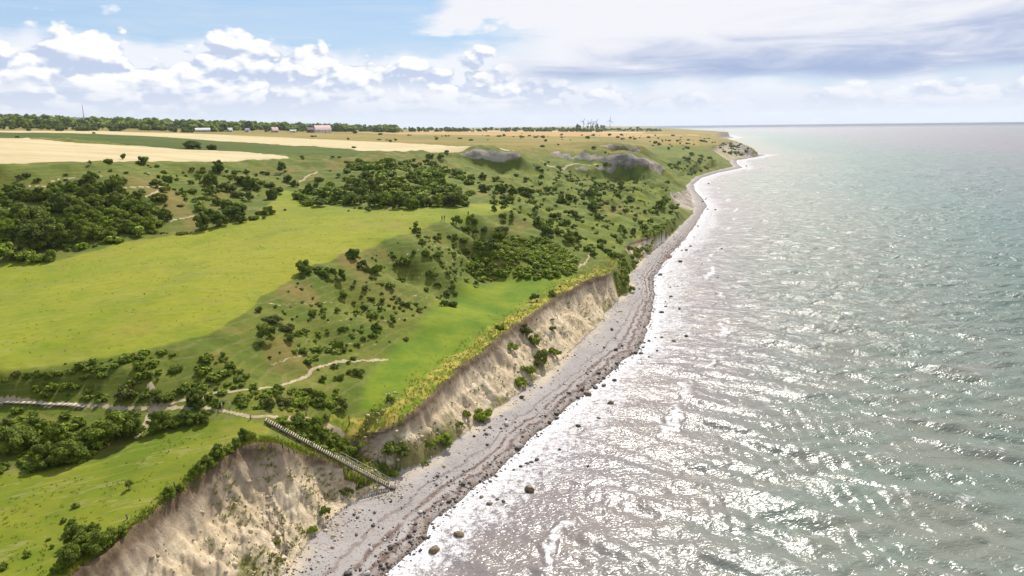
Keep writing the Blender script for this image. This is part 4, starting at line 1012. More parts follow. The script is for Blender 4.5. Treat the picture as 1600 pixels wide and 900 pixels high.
    'P': [(302, 233, 27, .05, 't'), (331.5, 234.5, 17, .05, 't'), (552, 231.5, 9.5, .05), (488, 214.2, 6.5, .1), (493.5, 214, 4, .1), (544, 219, 6.5, .06), (595, 211, 8, .08), (640, 212, 6.5, .08), (592, 219, 6.5, .1), (604, 219.5, 4, .1), (610, 222.5, 9, .08), (618, 220.5, 7, .1), (94, 204.8, 14, .08), (131, 204.5, 22, .1), (146, 204.3, 14, .1), (178, 205.2, 12, .08), (187, 205.2, 9, .08), (271, 206.5, 12, .1), (290, 207, 12, .1), (300, 207, 10, .12), (44, 204.5, 9, .1), (555, 209, 9, .1, 't'), (147, 209.5, 5, .15), (28, 216, 8, .15), (473, 247.5, 9, .12), (530, 246.5, 6, .15), (520, 247, 8, .2)],
}

ZONES = [(0, 396, 112, 425, 'in the low scrub fringing the upper meadow'), (0, 340, 125, 400, 'in the darkest clump of the hillside thicket'), (120, 325, 255, 400, 'along the lower front of the hillside thicket'),
         (0, 292, 125, 340, 'in the hillside thicket below the pale track'), (125, 288, 232, 326, 'in the upper middle of the hillside thicket'), (0, 261, 232, 292, 'on the brown hillside below the grass crest'),
         (0, 236, 330, 261, 'on the grass crest bordering the pale field'), (228, 258, 305, 300, 'on the bare brown spur beside the thicket'), (228, 300, 300, 372, 'at the thicket end below the brown spur'),
         (300, 262, 372, 312, 'among scattered trees above the meadow corner'), (295, 312, 392, 368, 'in the tall clump overhanging the meadow'), (372, 255, 452, 322, 'in the tree group behind the meadow corner'),
         (380, 322, 446, 348, 'in the low clump jutting into the meadow'), (446, 284, 535, 345, 'at the inland start of the bowl wood'), (535, 286, 640, 336, 'in the middle of the bowl wood'), (640, 284, 742, 332, 'at the seaward end of the bowl wood'),
         (535, 252, 640, 288, 'on the upper slope of the bowl'), (640, 262, 742, 286, 'between the brown spurs and bowl wood'), (585, 228, 745, 264, 'on the brown spurs beside the grey scarp'), (435, 228, 600, 262, 'on the grassy benches above the bowl'),
         (742, 255, 800, 292, 'on the slope below the grey scarp'), (742, 292, 830, 318, 'in the dark tree row below the scarp'), (742, 316, 790, 345, 'on the meadow tip near the walker'), (700, 340, 790, 372, 'on the bank below the three walkers'),
         (700, 372, 790, 400, 'above the dense dome thicket'), (790, 318, 850, 372, 'on the ridge behind the dome thicket'), (800, 228, 1000, 262, 'on the shelf beside the long scarp'), (790, 262, 880, 318, 'on the green hollow below the shelf'),
         (880, 262, 1010, 310, 'on the scrubby slope below the long scarp'), (840, 310, 920, 352, 'in the middle of the scrubby slope'), (920, 310, 1010, 352, 'on the scrubby slope over the beach bend'), (1010, 262, 1200, 345, 'on the slope near the headland beach'),
         (840, 352, 900, 405, 'beside the ridge over the dome thicket'), (900, 352, 990, 392, 'above the small brown cliff'), (940, 390, 1060, 465, 'on the green chute down to the beach'), (860, 390, 945, 450, 'on the grass lip over the brown cliff'),
         (620, 345, 705, 372, 'just under the meadow edge by the walkers'), (620, 372, 735, 415, 'on the upper terrace bank above the green terrace'), (620, 415, 735, 445, 'on the lower bank beside the green terrace'), (640, 445, 760, 490, 'at the foot of the bank on the terrace'),
         (455, 398, 560, 445, 'on the spur crest at the meadow edge'), (540, 398, 640, 445, 'on the grassy slope under the spur crest'), (390, 440, 480, 520, 'on the slope just below the meadow bend'), (480, 440, 560, 500, 'on the mid slope below the spur'),
         (560, 440, 660, 520, 'on the slope facing the terrace'), (380, 500, 520, 560, 'on the dry slope above the winding path'), (500, 500, 600, 600, 'beside the winding sheep path'), (180, 540, 330, 600, 'along the meadow edge above the plank path'),
         (0, 575, 180, 620, 'on the shaded bank under the meadow edge'), (180, 590, 400, 640, 'in the hollow above the plank path'), (0, 625, 130, 760, 'in the dark thicket below the plank path'), (130, 615, 240, 745, 'in the tall clump below the plank path'),
         (230, 640, 345, 690, 'in the hedge beside the path junction'), (345, 590, 560, 650, 'in the scrub above the stair head'), (380, 650, 580, 760, 'in the gully beside the wooden stairs'), (60, 780, 200, 905, 'on the near cliff edge by the field'),
         (240, 655, 440, 800, 'along the rim of the near cliff'), (0, 740, 260, 905, 'out on the lower meadow'), (400, 700, 640, 905, 'at the foot of the near cliff'), (590, 560, 740, 760, 'at the foot of the long brown cliff'), (740, 470, 990, 640, 'on the talus of the long brown cliff'), (590, 480, 800, 720, 'near the lip of the long brown cliff')]
ORD = 'first second third fourth fifth sixth seventh eighth ninth tenth eleventh twelfth thirteenth fourteenth fifteenth sixteenth seventeenth eighteenth nineteenth twentieth'.split()


def zone_phrase(u, v):
    if v < 226: return 'standing alone out on the plateau fields'
    for a, b, c, d, ph in ZONES:
        if a <= u < c and b <= v < d: return ph
    return 'on the open grass slope'


def tone_word(tn): return 'very dark' if tn < .10 else 'dark green' if tn < .18 else 'green' if tn < .32 else 'fresh green' if tn < .55 else 'lime green'
def size_word(w): return 'tiny' if w < 6.5 else 'small' if w < 11 else 'middling' if w < 17 else 'large' if w < 30 else 'huge'


plants = []
for crop, rows in ROWS.items():
    x0, y0, k = CROPS[crop]
    for row in rows:
        u, v, w, tn = x0 + row[0] / k, y0 + row[1] / k, row[2] / k, row[3]
        kd = row[4] if len(row) > 4 else ('t' if (w >= 21 and crop in 'ABCHF') else 's')
        p = hit(u, v)
        rad = 0.5 * w / px_per_m(p)
        rr = math.hypot(p[0], p[1])
        q = np.array([p[0] * (1 + rad * 0.6 / rr), p[1] * (1 + rad * 0.6 / rr)])
        plants.append(dict(u=u, v=v, w=w, tone=tn, kind=kd, x=q[0], y=q[1], r=rad, dist=rr))


def dist_sea(x, y):
    return float(seg_dist(np.array([x]), np.array([y]), WL)[0][0])


def merge(name, insts, mat, smooth=False):
    """many small copies as one mesh: insts = list of (V, Q, T, tint, matrix 3x3, offset, tint shift)"""
    Vs, Qs, Ts, tn_q, tn_t = [], [], [], [], []
    o = 0
    for V, Q, T, tint, M, off, sh in insts:
        Vs.append(V @ M.T + off)
        nq = 0 if Q is None else len(Q)
        if nq: Qs.append(Q + o); tn_q.append(tint[:nq] + sh)
        if T is not None and len(T): Ts.append(T + o); tn_t.append(tint[nq:] + sh)
        o += len(V)
    me = mesh_np(name, np.vstack(Vs), Q=np.vstack(Qs) if Qs else None, T=np.vstack(Ts) if Ts else None, tint=np.concatenate(tn_q + tn_t), mats=[mat], smooth=smooth)
    ob = bpy.data.objects.new(name, me); COL.objects.link(ob); ob.color = (0.35, 0, 0, 1)
    return ob


def rotz(a, sx, sy, sz):
    c, s_ = math.cos(a), math.sin(a)
    return np.array([[c * sx, -s_ * sy, 0], [s_ * sx, c * sy, 0], [0, 0, sz]])


shr = sorted([p for p in plants if p['kind'] == 's'], key=lambda p: -p['w'])
trees = [p for p in plants if p['kind'] in 'tw']
own, rest = shr[:296], shr[296:]
# labels: look, place, then count from the sea where several look alike
buckets = {}
for p in own + trees:
    nm = 'tree' if p['kind'] in 'tw' else 'shrub'
    look = f"{size_word(p['w'])} {tone_word(p['tone'])} {'wind-bent thorn' if p['kind'] == 'w' else nm}"
    p['name'] = 'thorn_tree' if p['kind'] == 'w' else nm
    p['base'] = f"{look} {zone_phrase(p['u'], p['v'])}"
    p['zone'] = zone_phrase(p['u'], p['v'])
    buckets.setdefault(p['base'], []).append(p)
for b_, ps in buckets.items():
    if len(ps) == 1: ps[0]['label'] = b_
    else:
        ps.sort(key=lambda p: dist_sea(p['x'], p['y']))
        for i, p in enumerate(ps): p['label'] = f"{b_}, {ORD[min(i, 19)]} from the sea"
for i, p in enumerate(own + trees):
    a = random.uniform(0, 6.28); far = p['w'] < 9
    z = float(hgt(p['x'], p['y']))
    sc = p['r'] * (1.10 if p['kind'] == 's' else 0.98)
    if p['kind'] == 's':
        o = bpy.data.objects.new('shrub', random.choice(SHRUBS_FAR if far else SHRUBS))
        COL.objects.link(o)
        _q = random.random()
        o.color = (min(1, p['tone'] + (.30 if _q < .16 else 0)), .65 if _q > .90 else random.uniform(0, 0.16), 0, 1)
        g = 'shrubs '
    else:
        cm, tm = random.choice(THORN if p['kind'] == 'w' else (TREES_FAR if p['w'] < 16 else TREES))
        o = bpy.data.objects.new(p['name'], None); COL.objects.link(o)
        o.empty_display_size = 0.2
        for nm, me in (('crown', cm), ('trunk', tm)):
            c = bpy.data.objects.new(nm, me); COL.objects.link(c); c.parent = o
            c.color = (p['tone'], random.uniform(0, 0.15), 0, 1)
        g = 'trees '
    o.location = (p['x'], p['y'], z - 0.06 * sc)
    o.rotation_euler = (0, 0, a)
    _el = random.uniform(0.78, 1.25) if p['kind'] == 's' else random.uniform(.92, 1.08)
    o.scale = (sc * _el, sc / _el, sc * (random.uniform(0.95, 1.35) if p['kind'] == 's' else (0.85 if p['v'] < 240 else random.uniform(1.05, 1.3))))
    tag(o, p['label'], 'tree' if p['kind'] in 'tw' else 'shrub', g + p['zone'])

# the smallest bushes: scrub that nobody would count
_sm = [crown_arrays(_rs, 4, 110, 0.24, h, core=0.8) for h in (1.1, 0.9, 1.3, 0.75)]
ins = []
def add_scrub(x, y, r_, tn, flat=1.0):
    V, Q, T, tint = _sm[random.randrange(4)]
    ins.append((V, Q, T, tint, rotz(random.uniform(0, 6.28), r_, r_, r_ * random.uniform(.7, 1.2) * flat), np.array([x, y, float(hgt(x, y)) - 0.05 * r_]), (tn - 0.35) * 1.1))
for p in rest: add_scrub(p['x'], p['y'], p['r'], p['tone'])
def scatter(poly_px, n, r0, r1, t0, t1, clump=10.0, thr=0.0):
    poly = np.array(wpoly(poly_px)); lo = poly.min(0); hi = poly.max(0); k = 0; tries = 0
    while k < n and tries < n * 40:
        tries += 1
        x = random.uniform(lo[0], hi[0]); y = random.uniform(lo[1], hi[1])
        if not in_poly(np.array([x]), np.array([y]), poly)[0]: continue
        if fbm(np.array([x / clump]), np.array([y / clump]), 2)[0] < thr + random.uniform(-.25, .25): continue
        add_scrub(x, y, r0 + (r1 - r0) * random.random() ** 2, random.uniform(t0, t1)); k += 1
scatter([(750, 295), (850, 270), (960, 285), (1040, 282), (1070, 330), (1040, 368), (975, 385), (950, 422), (890, 400), (840, 355), (790, 330)], 420, 0.5, 2.0, .08, .4)
scatter([(820, 268), (880, 262), (960, 284), (1000, 300), (940, 320), (850, 300)], 130, 0.6, 2.2, .08, .3)
scatter([(390, 520), (470, 432), (560, 400), (690, 362), (740, 372), (720, 430), (680, 470), (600, 555), (500, 575), (400, 560)], 260, 0.25, 0.9, .08, .3)
scatter([(0, 600), (180, 560), (280, 545), (360, 560), (400, 600), (330, 625), (230, 630), (0, 622)], 150, 0.3, 1.0, .12, .35)
scatter([(0, 640), (120, 645), (150, 700), (130, 735), (0, 740)], 60, 0.6, 1.3, .1, .3, thr=-.5)
scatter([(0, 302), (100, 306), (200, 312), (250, 330), (250, 352), (200, 378), (100, 395), (0, 395)], 170, 0.8, 2.4, .15, .6, thr=-.4)
scatter([(540, 255), (640, 255), (720, 268), (740, 290), (640, 290), (540, 285)], 260, 0.8, 3.0, .12, .5)
scatter([(450, 300), (540, 288), (640, 290), (735, 300), (735, 322), (640, 322), (560, 318), (480, 325)], 220, 1.0, 3.0, .1, .5, thr=-.5)
scatter([(230, 258), (330, 262), (420, 270), (380, 310), (300, 330), (250, 310)], 60, 0.6, 1.6, .15, .4)
scatter([(410, 662), (470, 658), (530, 672), (545, 690), (570, 735), (540, 725), (480, 695)], 240, 0.25, 0.7, .06, .28, thr=-.8)
scatter([(355, 612), (440, 608), (540, 612), (550, 645), (480, 648), (380, 640)], 70, 0.4, 0.9, .2, .45, thr=-.5)
scatter([(1060, 272), (1110, 262), (1120, 250), (1080, 242), (1040, 262)], 120, 0.8, 3.0, .12, .4)
scatter([(960, 455), (985, 445), (978, 430), (1000, 405), (1030, 380), (1060, 345), (1040, 345), (990, 390), (962, 415)], 150, 0.5, 1.4, .35, .65, thr=-.5)
scatter([(1122, 226), (1150, 222), (1166, 228), (1180, 239), (1150, 244), (1128, 238)], 70, 1.2, 3.5, .1, .3, thr=-.6)
scatter([(1000, 224), (1110, 216), (1120, 224), (1060, 236), (1010, 228)], 40, 1.0, 3.0, .08, .25)
scatter([(640, 214), (960, 209), (1080, 214), (960, 226), (820, 232)], 60, 1.0, 3.4, .05, .2)
ob = merge('scrub', ins, MAT_LEAF); tag(ob, kind='stuff')

# dome thicket
ins = []
scatter([(728, 424), (738, 402), (765, 382), (800, 370), (850, 377), (880, 390), (902, 408), (896, 430), (840, 438), (780, 434)], 720, 0.6, 1.35, .38, .62, clump=6, thr=-.9)
ob = merge('thicket_vegetation', ins, MAT_LEAF); tag(ob, kind='stuff')

# far woodland on the rise inland and hedge lines along the plateau
_fw = [crown_arrays(_rs, 5, 70, 0.30, h, core=0.88) for h in (1.3, 1.6, 1.9, 1.1)]
ins = []
def add_far(azd, r_, size, tn, hh=1.0):
    x, y = pol(azd, r_)
    V, Q, T, tint = _fw[random.randrange(4)]
    ins.append((V, Q, T, tint, rotz(random.uniform(0, 6.28), size, size, size * hh * random.uniform(.8, 1.2)), np.array([x, y, float(hgt(x, y)) - .3]), (tn - 0.35) * 1.1))
for k in range(5200):
    az_ = random.uniform(-52, -9); r_ = 1180 * (2700 / 1180) ** random.random()
    if az_ > -20: r_ = 1450 * (2900 / 1450) ** random.random()
    n_ = float(fbm(np.array([az_ / 3.0]), np.array([r_ / 230]), 3)[0])
    if n_ < -0.10 + (0.12 if az_ > -16 else 0): continue
    add_far(az_, r_, random.uniform(5.5, 11), random.uniform(.05, .75) ** 1.3)
for k in range(520):
    az_ = random.uniform(-13, 7.5); r_ = random.choice([1750, 2000, 2250, 2600]) + az_ * 14 + random.gauss(0, 10)
    if float(gnoise(np.array([az_ * 0.7 + r_ * 0.01]), np.array([r_ / 97.0]))[0]) < -0.12: continue
    add_far(az_, r_, random.uniform(3.5, 7), random.uniform(.08, .3))
for k in range(110):
    az_ = random.uniform(6.0, 12.2); r_ = 2300 + random.gauss(0, 90)
    add_far(az_, r_, random.uniform(3, 6), random.uniform(.1, .3), .8)
ob = merge('far_woodland', ins, MAT_LEAF); tag(ob, kind='stuff')

# single far trees along the field ends
far = []
for k in range(46): far.append((random.uniform(-5, 400), None, random.uniform(6, 13), random.uniform(.08, .35)))
for k in range(26): far.append((random.uniform(400, 620), None, random.uniform(5, 9), random.uniform(.08, .3)))
for k in range(30): far.append((random.uniform(620, 900), None, random.uniform(3.5, 6), random.uniform(.06, .2)))
for k in range(11): far.append((random.uniform(916, 944), 'g', random.uniform(4, 5.5), .08))
far += [(903, 'h', 10, .12), (996, 'h', 8, .1), (985, 'h', 6, .12), (570, 'h', 5, .1), (549, 'h', 8, .1)]
fl = []
for (u, m_, w, tn) in far:
    base = np.interp(u, [0, 200, 320, 450, 600, 800, 950, 1010], [202.0, 203.5, 205.2, 206.5, 204.8, 203.2, 201.8, 203.0]) + random.uniform(-.5, .5)
    p = hit(u, base)
    rad = .5 * w / px_per_m(p)
    fl.append((u, p, rad, tn, m_, w))
fl.sort(key=lambda q: q[0])
seg_names = [(0, 'dark wood edge beyond the pale field'), (150, 'wood edge beyond the green crop'), (300, 'wood edge near the pale sheds'), (400, 'tree belt beside the red barn'), (520, 'loose trees past the red barn'), (640, 'hedge line across the golden plateau'), (800, 'thin tree line before the wind turbines'), (912, 'tall grove at the wind turbines'), (946, 'low trees near the far coast')]
cnt = {}
for (u, p, rad, tn, m_, w) in fl:
    nm = [s_ for a, s_ in seg_names if u >= a or a == 0][-1]
    cm, tm = random.choice(TREES_FAR)
    o = bpy.data.objects.new('tree', None); COL.objects.link(o); o.empty_display_size = .2
    for n2, me in (('crown', cm), ('trunk', tm)):
        c = bpy.data.objects.new(n2, me); COL.objects.link(c); c.parent = o; c.color = (tn, 0, 0, 1)
    o.location = (p[0], p[1], p[2] - .2); o.rotation_euler = (0, 0, random.uniform(0, 6.28))
    tall = 2.0 if m_ == 'g' else 1.0
    o.scale = (rad, rad, rad * tall)
    key = f"{tone_word(tn)} far tree in the {nm}"
    cnt.setdefault(key, []).append(o)
for key, os_ in cnt.items():
    for i, o in enumerate(os_):
        tag(o, key, 'tree', key.split(' in the ')[1] + ' ' + key.split(' far ')[0])

# ------------------------------------------------------------------ grass that stands up
def blades(name, pts, h0, h1, wid, n_bl, mat, lean=0.5):
    V = []; T = []; tint = []
    for (x, y, z, t0) in pts:
        for k in range(n_bl):
            a = random.uniform(0, 6.28); hh = random.uniform(h0, h1); b = random.uniform(0, 6.28)
            ox, oy = random.gauss(0, wid * 1.6), random.gauss(0, wid * 1.6)
            dx, dy = math.cos(a) * wid, math.sin(a) * wid
            o = len(V)
            V += [(x + ox - dx, y + oy - dy, z - .05), (x + ox + dx, y + oy + dy, z - .05), (x + ox + math.cos(b) * hh * lean, y + oy + math.sin(b) * hh * lean, z + hh)]
            T.append((o, o + 1, o + 2)); tint.append(min(1, max(0, t0 + random.uniform(-.25, .25))))
    me = mesh_np(name, V, T=np.array(T), tint=tint, mats=[mat])
    ob = bpy.data.objects.new(name, me); COL.objects.link(ob); ob.color = (0.45, 0, 0, 1); tag(ob, kind='stuff')
    return ob


MAT_HAY = leaf_mat('hay', (0.13, 0.165, 0.012), (0.36, 0.30, 0.07), 0.3)
MAT_GRASS = leaf_mat('tall_grass', (0.090, 0.125, 0.010), (0.23, 0.24, 0.022), 0.3)
pts = []
lnE = EL_[19:40]
for k in range(3600):
    i = random.randrange(2, len(lnE) - 1)
    a, b = lnE[i - 1], lnE[i]
    t_ = random.random(); x = a[0] + (b[0] - a[0]) * t_; y = a[1] + (b[1] - a[1]) * t_
    if random.random() > np.hypot(*(b - a)[:2]) / 14: continue
    nx, ny = -(b[1] - a[1]), (b[0] - a[0]); L = math.hypot(nx, ny) + 1e-9
    dd = abs(random.gauss(0, 2.6)) + 0.15
    x += nx / L * dd; y += ny / L * dd
    pts.append((x, y, float(hgt(x, y)), float(np.clip(.25 + .9 * gnoise(np.array([x / 4.5]), np.array([y / 4.5]))[0], 0, 1))))
blades('long_grass', pts, .15, .42, .06, 5, MAT_HAY)
pts = []
lnN = EL_[3:20]
for k in range(1800):
    i = random.randrange(1, len(lnN)); a, b = lnN[i - 1], lnN[i]
    t_ = random.random(); x = a[0] + (b[0] - a[0]) * t_; y = a[1] + (b[1] - a[1]) * t_
    nx, ny = -(b[1] - a[1]), (b[0] - a[0]); L = math.hypot(nx, ny) + 1e-9
    dd = abs(random.gauss(0, 0.9)) + .1
    x += nx / L * dd; y += ny / L * dd
    pts.append((x, y, float(hgt(x, y)), .4 + .5 * float(gnoise(np.array([x / 2.5]), np.array([y / 2.5]))[0])))
blades('rim_grass', pts, .15, .4, .06, 4, MAT_GRASS)
# rough tufts and weeds in the grazed meadows
pts = []
for poly_px, n in (([(0, 590), (280, 536), (465, 430), (690, 346), (730, 326), (520, 324), (395, 346), (185, 382), (0, 412)], 500), ([(0, 745), (150, 724), (340, 660), (410, 672), (300, 752), (100, 900), (0, 900)], 220)):
    poly = np.array(wpoly(poly_px)); lo = poly.min(0); hi = poly.max(0); k = 0
    while k < n:
        x = random.uniform(lo[0], hi[0]); y = random.uniform(lo[1], hi[1])
        if not in_poly(np.array([x]), np.array([y]), poly)[0]: continue
        if gnoise(np.array([x / 8]), np.array([y / 5]))[0] < random.uniform(-.2, .6): continue
        pts.append((x, y, float(hgt(x, y)), random.uniform(.0, .5))); k += 1
blades('meadow_weeds', pts, .08, .24, .06, 5, MAT_GRASS, .5)

# tufts that have slipped down the clay faces
pts = []
for k in range(40000):
    if len(pts) > 900: break
    i = random.randrange(8, 40); a, b = EL_[i], EL_[i + 1]; t_ = random.random()
    x = a[0] + (b[0] - a[0]) * t_; y = a[1] + (b[1] - a[1]) * t_
    nx, ny = (b[1] - a[1]), -(b[0] - a[0]); L = math.hypot(nx, ny) + 1e-9; dd = random.uniform(.5, 11)
    x += nx / L * dd; y += ny / L * dd; z = float(hgt(x, y))
    if z < 2.05 or float(gnoise(np.array([x / 4.0]), np.array([y / 4.0]))[0]) < random.uniform(-.1, .5): continue
    pts.append((x, y, z, random.uniform(.0, .8)))
blades('slipped_grass', pts, .12, .38, .08, 7, MAT_GRASS, .9)
# ------------------------------------------------------------------ built things
def box(V, Q, c, s_, M=None):
    """append a box of size s_ centred at c, optionally turned by the 3x3 M"""
    o = len(V)
    for dz in (-.5, .5):
        for dx, dy in ((-.5, -.5), (.5, -.5), (.5, .5), (-.5, .5)):
            p = np.array([dx * s_[0], dy * s_[1], dz * s_[2]])
            if M is not None: p = M @ p
            V.append(tuple(p + np.array(c)))
    for f in ((0, 3, 2, 1), (4, 5, 6, 7), (0, 1, 5, 4), (1, 2, 6, 5), (2, 3, 7, 6), (3, 0, 4, 7)): Q.append(tuple(o + i for i in f))


def bar(V, Q, a, b, r0, r1=None, n=6):
    a, b = np.array(a, float), np.array(b, float); r1 = r0 if r1 is None else r1
    d = b - a; d /= np.linalg.norm(d) + 1e-9
    u = np.cross(d, [0, 0, 1.0] if abs(d[2]) < .9 else [1.0, 0, 0]); u /= np.linalg.norm(u); w = np.cross(d, u); o = len(V)
    for p, r in ((a, r0), (b, r1)):
        for k in range(n): V.append(tuple(p + (u * math.cos(6.28318 * k / n) + w * math.sin(6.28318 * k / n)) * r))
    for k in range(n): Q.append((o + k, o + (k + 1) % n, o + n + (k + 1) % n, o + n + k))
    if n == 4: Q.append((o, o + 3, o + 2, o + 1)); Q.append((o + 4, o + 5, o + 6, o + 7))


def thing(name, loc, label, cat, group=None, rz=0):
    o = bpy.data.objects.new(name, None); COL.objects.link(o); o.empty_display_size = .3
    o.location = loc; o.rotation_euler = (0, 0, rz); tag(o, label, cat, group); return o


def part(name, V, Q, mat, parent, T=None, smooth=False):
    me = mesh_np(name, V, Q=np.array(Q) if len(Q) else None, T=T, mats=[mat], smooth=smooth)
    o = bpy.data.objects.new(name, me); COL.objects.link(o); o.parent = parent
    return o


MAT_WOOD = simple_mat('weathered_timber', (0.33, 0.28, 0.20), .85, .3, 4)
MAT_SAND = simple_mat('sandy_step', (0.46, 0.38, 0.26), .9, .2, 2)
MAT_WOODD = simple_mat('dark_timber', (0.115, 0.085, 0.060), .9, .3, 4)
MAT_GREYW = simple_mat('grey_timber', (0.30, 0.28, 0.25), .85, .25, 4)

# ---- stairs down to the beach
ST = thing('beach_stairs', tuple(STAIR_B), 'long straight wooden stairs running from the cliff path down to the beach', 'stairs')
d_ = STAIR_A - STAIR_B; hl = math.hypot(d_[0], d_[1]); dirv = np.array([d_[0] / hl, d_[1] / hl, 0]); sidev = np.array([-dirv[1], dirv[0], 0.])
Mst = np.stack([dirv, sidev, np.array([0, 0, 1.])], 1)
NT = 62; WID = 0.9
for sgn in (-1, 1):
    V, Q = [], []
    a = sidev * sgn * WID / 2 - np.array([0, 0, .12]); b = a + d_
    for (p0, p1) in ((a, b),):
        o = len(V)
        for p in (p0, p1):
            for dx, dz in ((-.035, -.14), (.035, -.14), (.035, .14), (-.035, .14)): V.append(tuple(p + sidev * dx + np.array([0, 0, dz])))
        for k in range(4): Q.append((o + k, o + (k + 1) % 4, o + 4 + (k + 1) % 4, o + 4 + k))
        Q += [(o, o + 3, o + 2, o + 1), (o + 4, o + 5, o + 6, o + 7)]
    part('stringer', V, Q, MAT_WOODD, ST)
V, Q = [], []
box(V, Q, (0, 0, 0), (.17, WID + .06, .05), Mst)
tread_me = mesh_np('tread', V, Q=np.array(Q), mats=[MAT_WOOD])
for k in range(NT):
    o = bpy.data.objects.new('tread', tread_me); COL.objects.link(o); o.parent = ST
    o.location = tuple(d_ * (k + .5) / NT + np.array([0, 0, .06])); o.rotation_euler = (0, 0, random.uniform(-.01, .01))
for sgn, t1 in ((-1, .36), (1, .40)):
    for k, f_ in enumerate(np.linspace(.015, t1, 5)):
        base = d_ * f_ + sidev * sgn * (WID / 2 + .06)
        gz = float(hgt(STAIR_B[0] + base[0], STAIR_B[1] + base[1])) - STAIR_B[2]
        V, Q = [], []
        bar(V, Q, (base[0], base[1], min(gz, base[2]) - .3), (base[0], base[1], base[2] + 1.0), .055, n=4)
        part('post', V, Q, MAT_GREYW, ST)
    V, Q = [], []
    for hz in (.98, .55):
        bar(V, Q, d_ * .005 + sidev * sgn * (WID / 2 + .06) + np.array([0, 0, hz]), d_ * (t1 + .05) + sidev * sgn * (WID / 2 + .06) + np.array([0, 0, hz - .1]), .04, n=4)
    part('handrail', V, Q, MAT_WOOD, ST)
V, Q = [], []
box(V, Q, tuple(-dirv * .35 - np.array([0, 0, .16])), (.8, WID, .08), Mst)
part('landing', V, Q, MAT_WOODD, ST)

# ---- timber-edged step path
ln = np.array([hit(u, v) for u, v in [(-30, 627), (0, 628), (30, 629), (60, 629.5), (95, 631.5), (132, 634.5)]])
TP = thing('timber_step_path', tuple(ln[2]), 'pale stepped path of timber risers along the shaded bank', 'steps')
sg = np.hypot(*(ln[1:] - ln[:-1])[:, :2].T); tot = sg.sum()
for k in range(20):
    dd = tot * (k + .5) / 20; i = 0
    while dd > sg[i]: dd -= sg[i]; i += 1
    p = ln[i] + (ln[i + 1] - ln[i]) * dd / sg[i]; dv = (ln[i + 1] - ln[i])[:2] / sg[i]
    p[2] = float(hgt(p[0], p[1])) + .06
    M = np.stack([np.array([dv[0], dv[1], 0]), np.array([-dv[1], dv[0], 0]), np.array([0, 0, 1.])], 1)
    V, Q = [], []
    box(V, Q, tuple(p - ln[2] + np.array([0, 0, .04])), (.09, 1.2, .09), M)
    part('riser', V, Q, MAT_GREYW, TP)
    V, Q = [], []
    box(V, Q, tuple(p - ln[2] + np.array([dv[0], dv[1], 0]) * tot / 40 + np.array([0, 0, .01])), (tot / 20 - .18, 1.15, .05), M)
    part('tread', V, Q, MAT_SAND, TP)

# ---- gate and marker posts
p = hit(353, 641)
GT = thing('footpath_gate', tuple(p), 'small grey wooden gate standing open across the cliff path', 'gate', rz=.5)
for x_ in (-.65, .65):
    V, Q = [], []; bar(V, Q, (x_, 0, -.2), (x_, 0, 1.5), .09, n=4); part('post', V, Q, MAT_GREYW, GT)
V, Q = [], []
for z_ in (.3, .6, .9, 1.2): box(V, Q, (.0, .55, z_), (.05, 1.1, .1))
box(V, Q, (0, .03, .75), (.07, .07, 1.1)); box(V, Q, (0, 1.1, .75), (.07, .07, 1.1))
gl = part('gate_leaf', V, Q, MAT_GREYW, GT); gl.location = (-.6, 0, 0)
GT.scale = (.72, .72, .8)
for (u, v, hp, lab) in [(478.5, 649.5, 10, 'dark wooden post where the path meets the gully'), (546, 664, 14, 'lone dark post standing in grass beyond the gully'), (392, 655.5, 6, 'short post beside the stair-head path'),
                        (273, 760.5, 7, 'short fence post on the near cliff rim'), (199, 811, 7, 'thin fence post lower down the near cliff rim'), (460, 633, 5, 'tiny post in the scrub above the stair head')]:
    p = hit(u, v); h_ = hp / px_per_m(p) / math.cos(.45)
    o = thing('wooden_post', tuple(p), lab, 'post')
    V, Q = [], []; bar(V, Q, (0, 0, -.3), (0, 0, h_), .085, .07, n=4); box(V, Q, (0, 0, h_ + .02), (.2, .2, .04)); part('shaft', V, Q, MAT_WOODD, o)
    V, Q = [], []; box(V, Q, (0.0, -.085, h_ * .8), (.16, .03, .12)); part('marker_plate', V, Q, MAT_GREYW, o)

# ---- walkers
def person_mat(name, legs, top, hair):
    m, t, b = new_mat(name)
    z = sep(t, t.nodes.new('ShaderNodeTexCoord').outputs['Object'])[2]
    c = mixc(t, z.step(.90, .92), legs, top)
    c = mixc(t, z.step(1.47, 1.49), c, (.42, .27, .20))
    c = mixc(t, z.step(1.64, 1.67), c, hair)
    c = mixc(t, z.step(.09, .07), c, (.03, .03, .03))
    t.links.new(c, b.inputs['Base Color']); b.inputs['Roughness'].default_value = .85
    return m


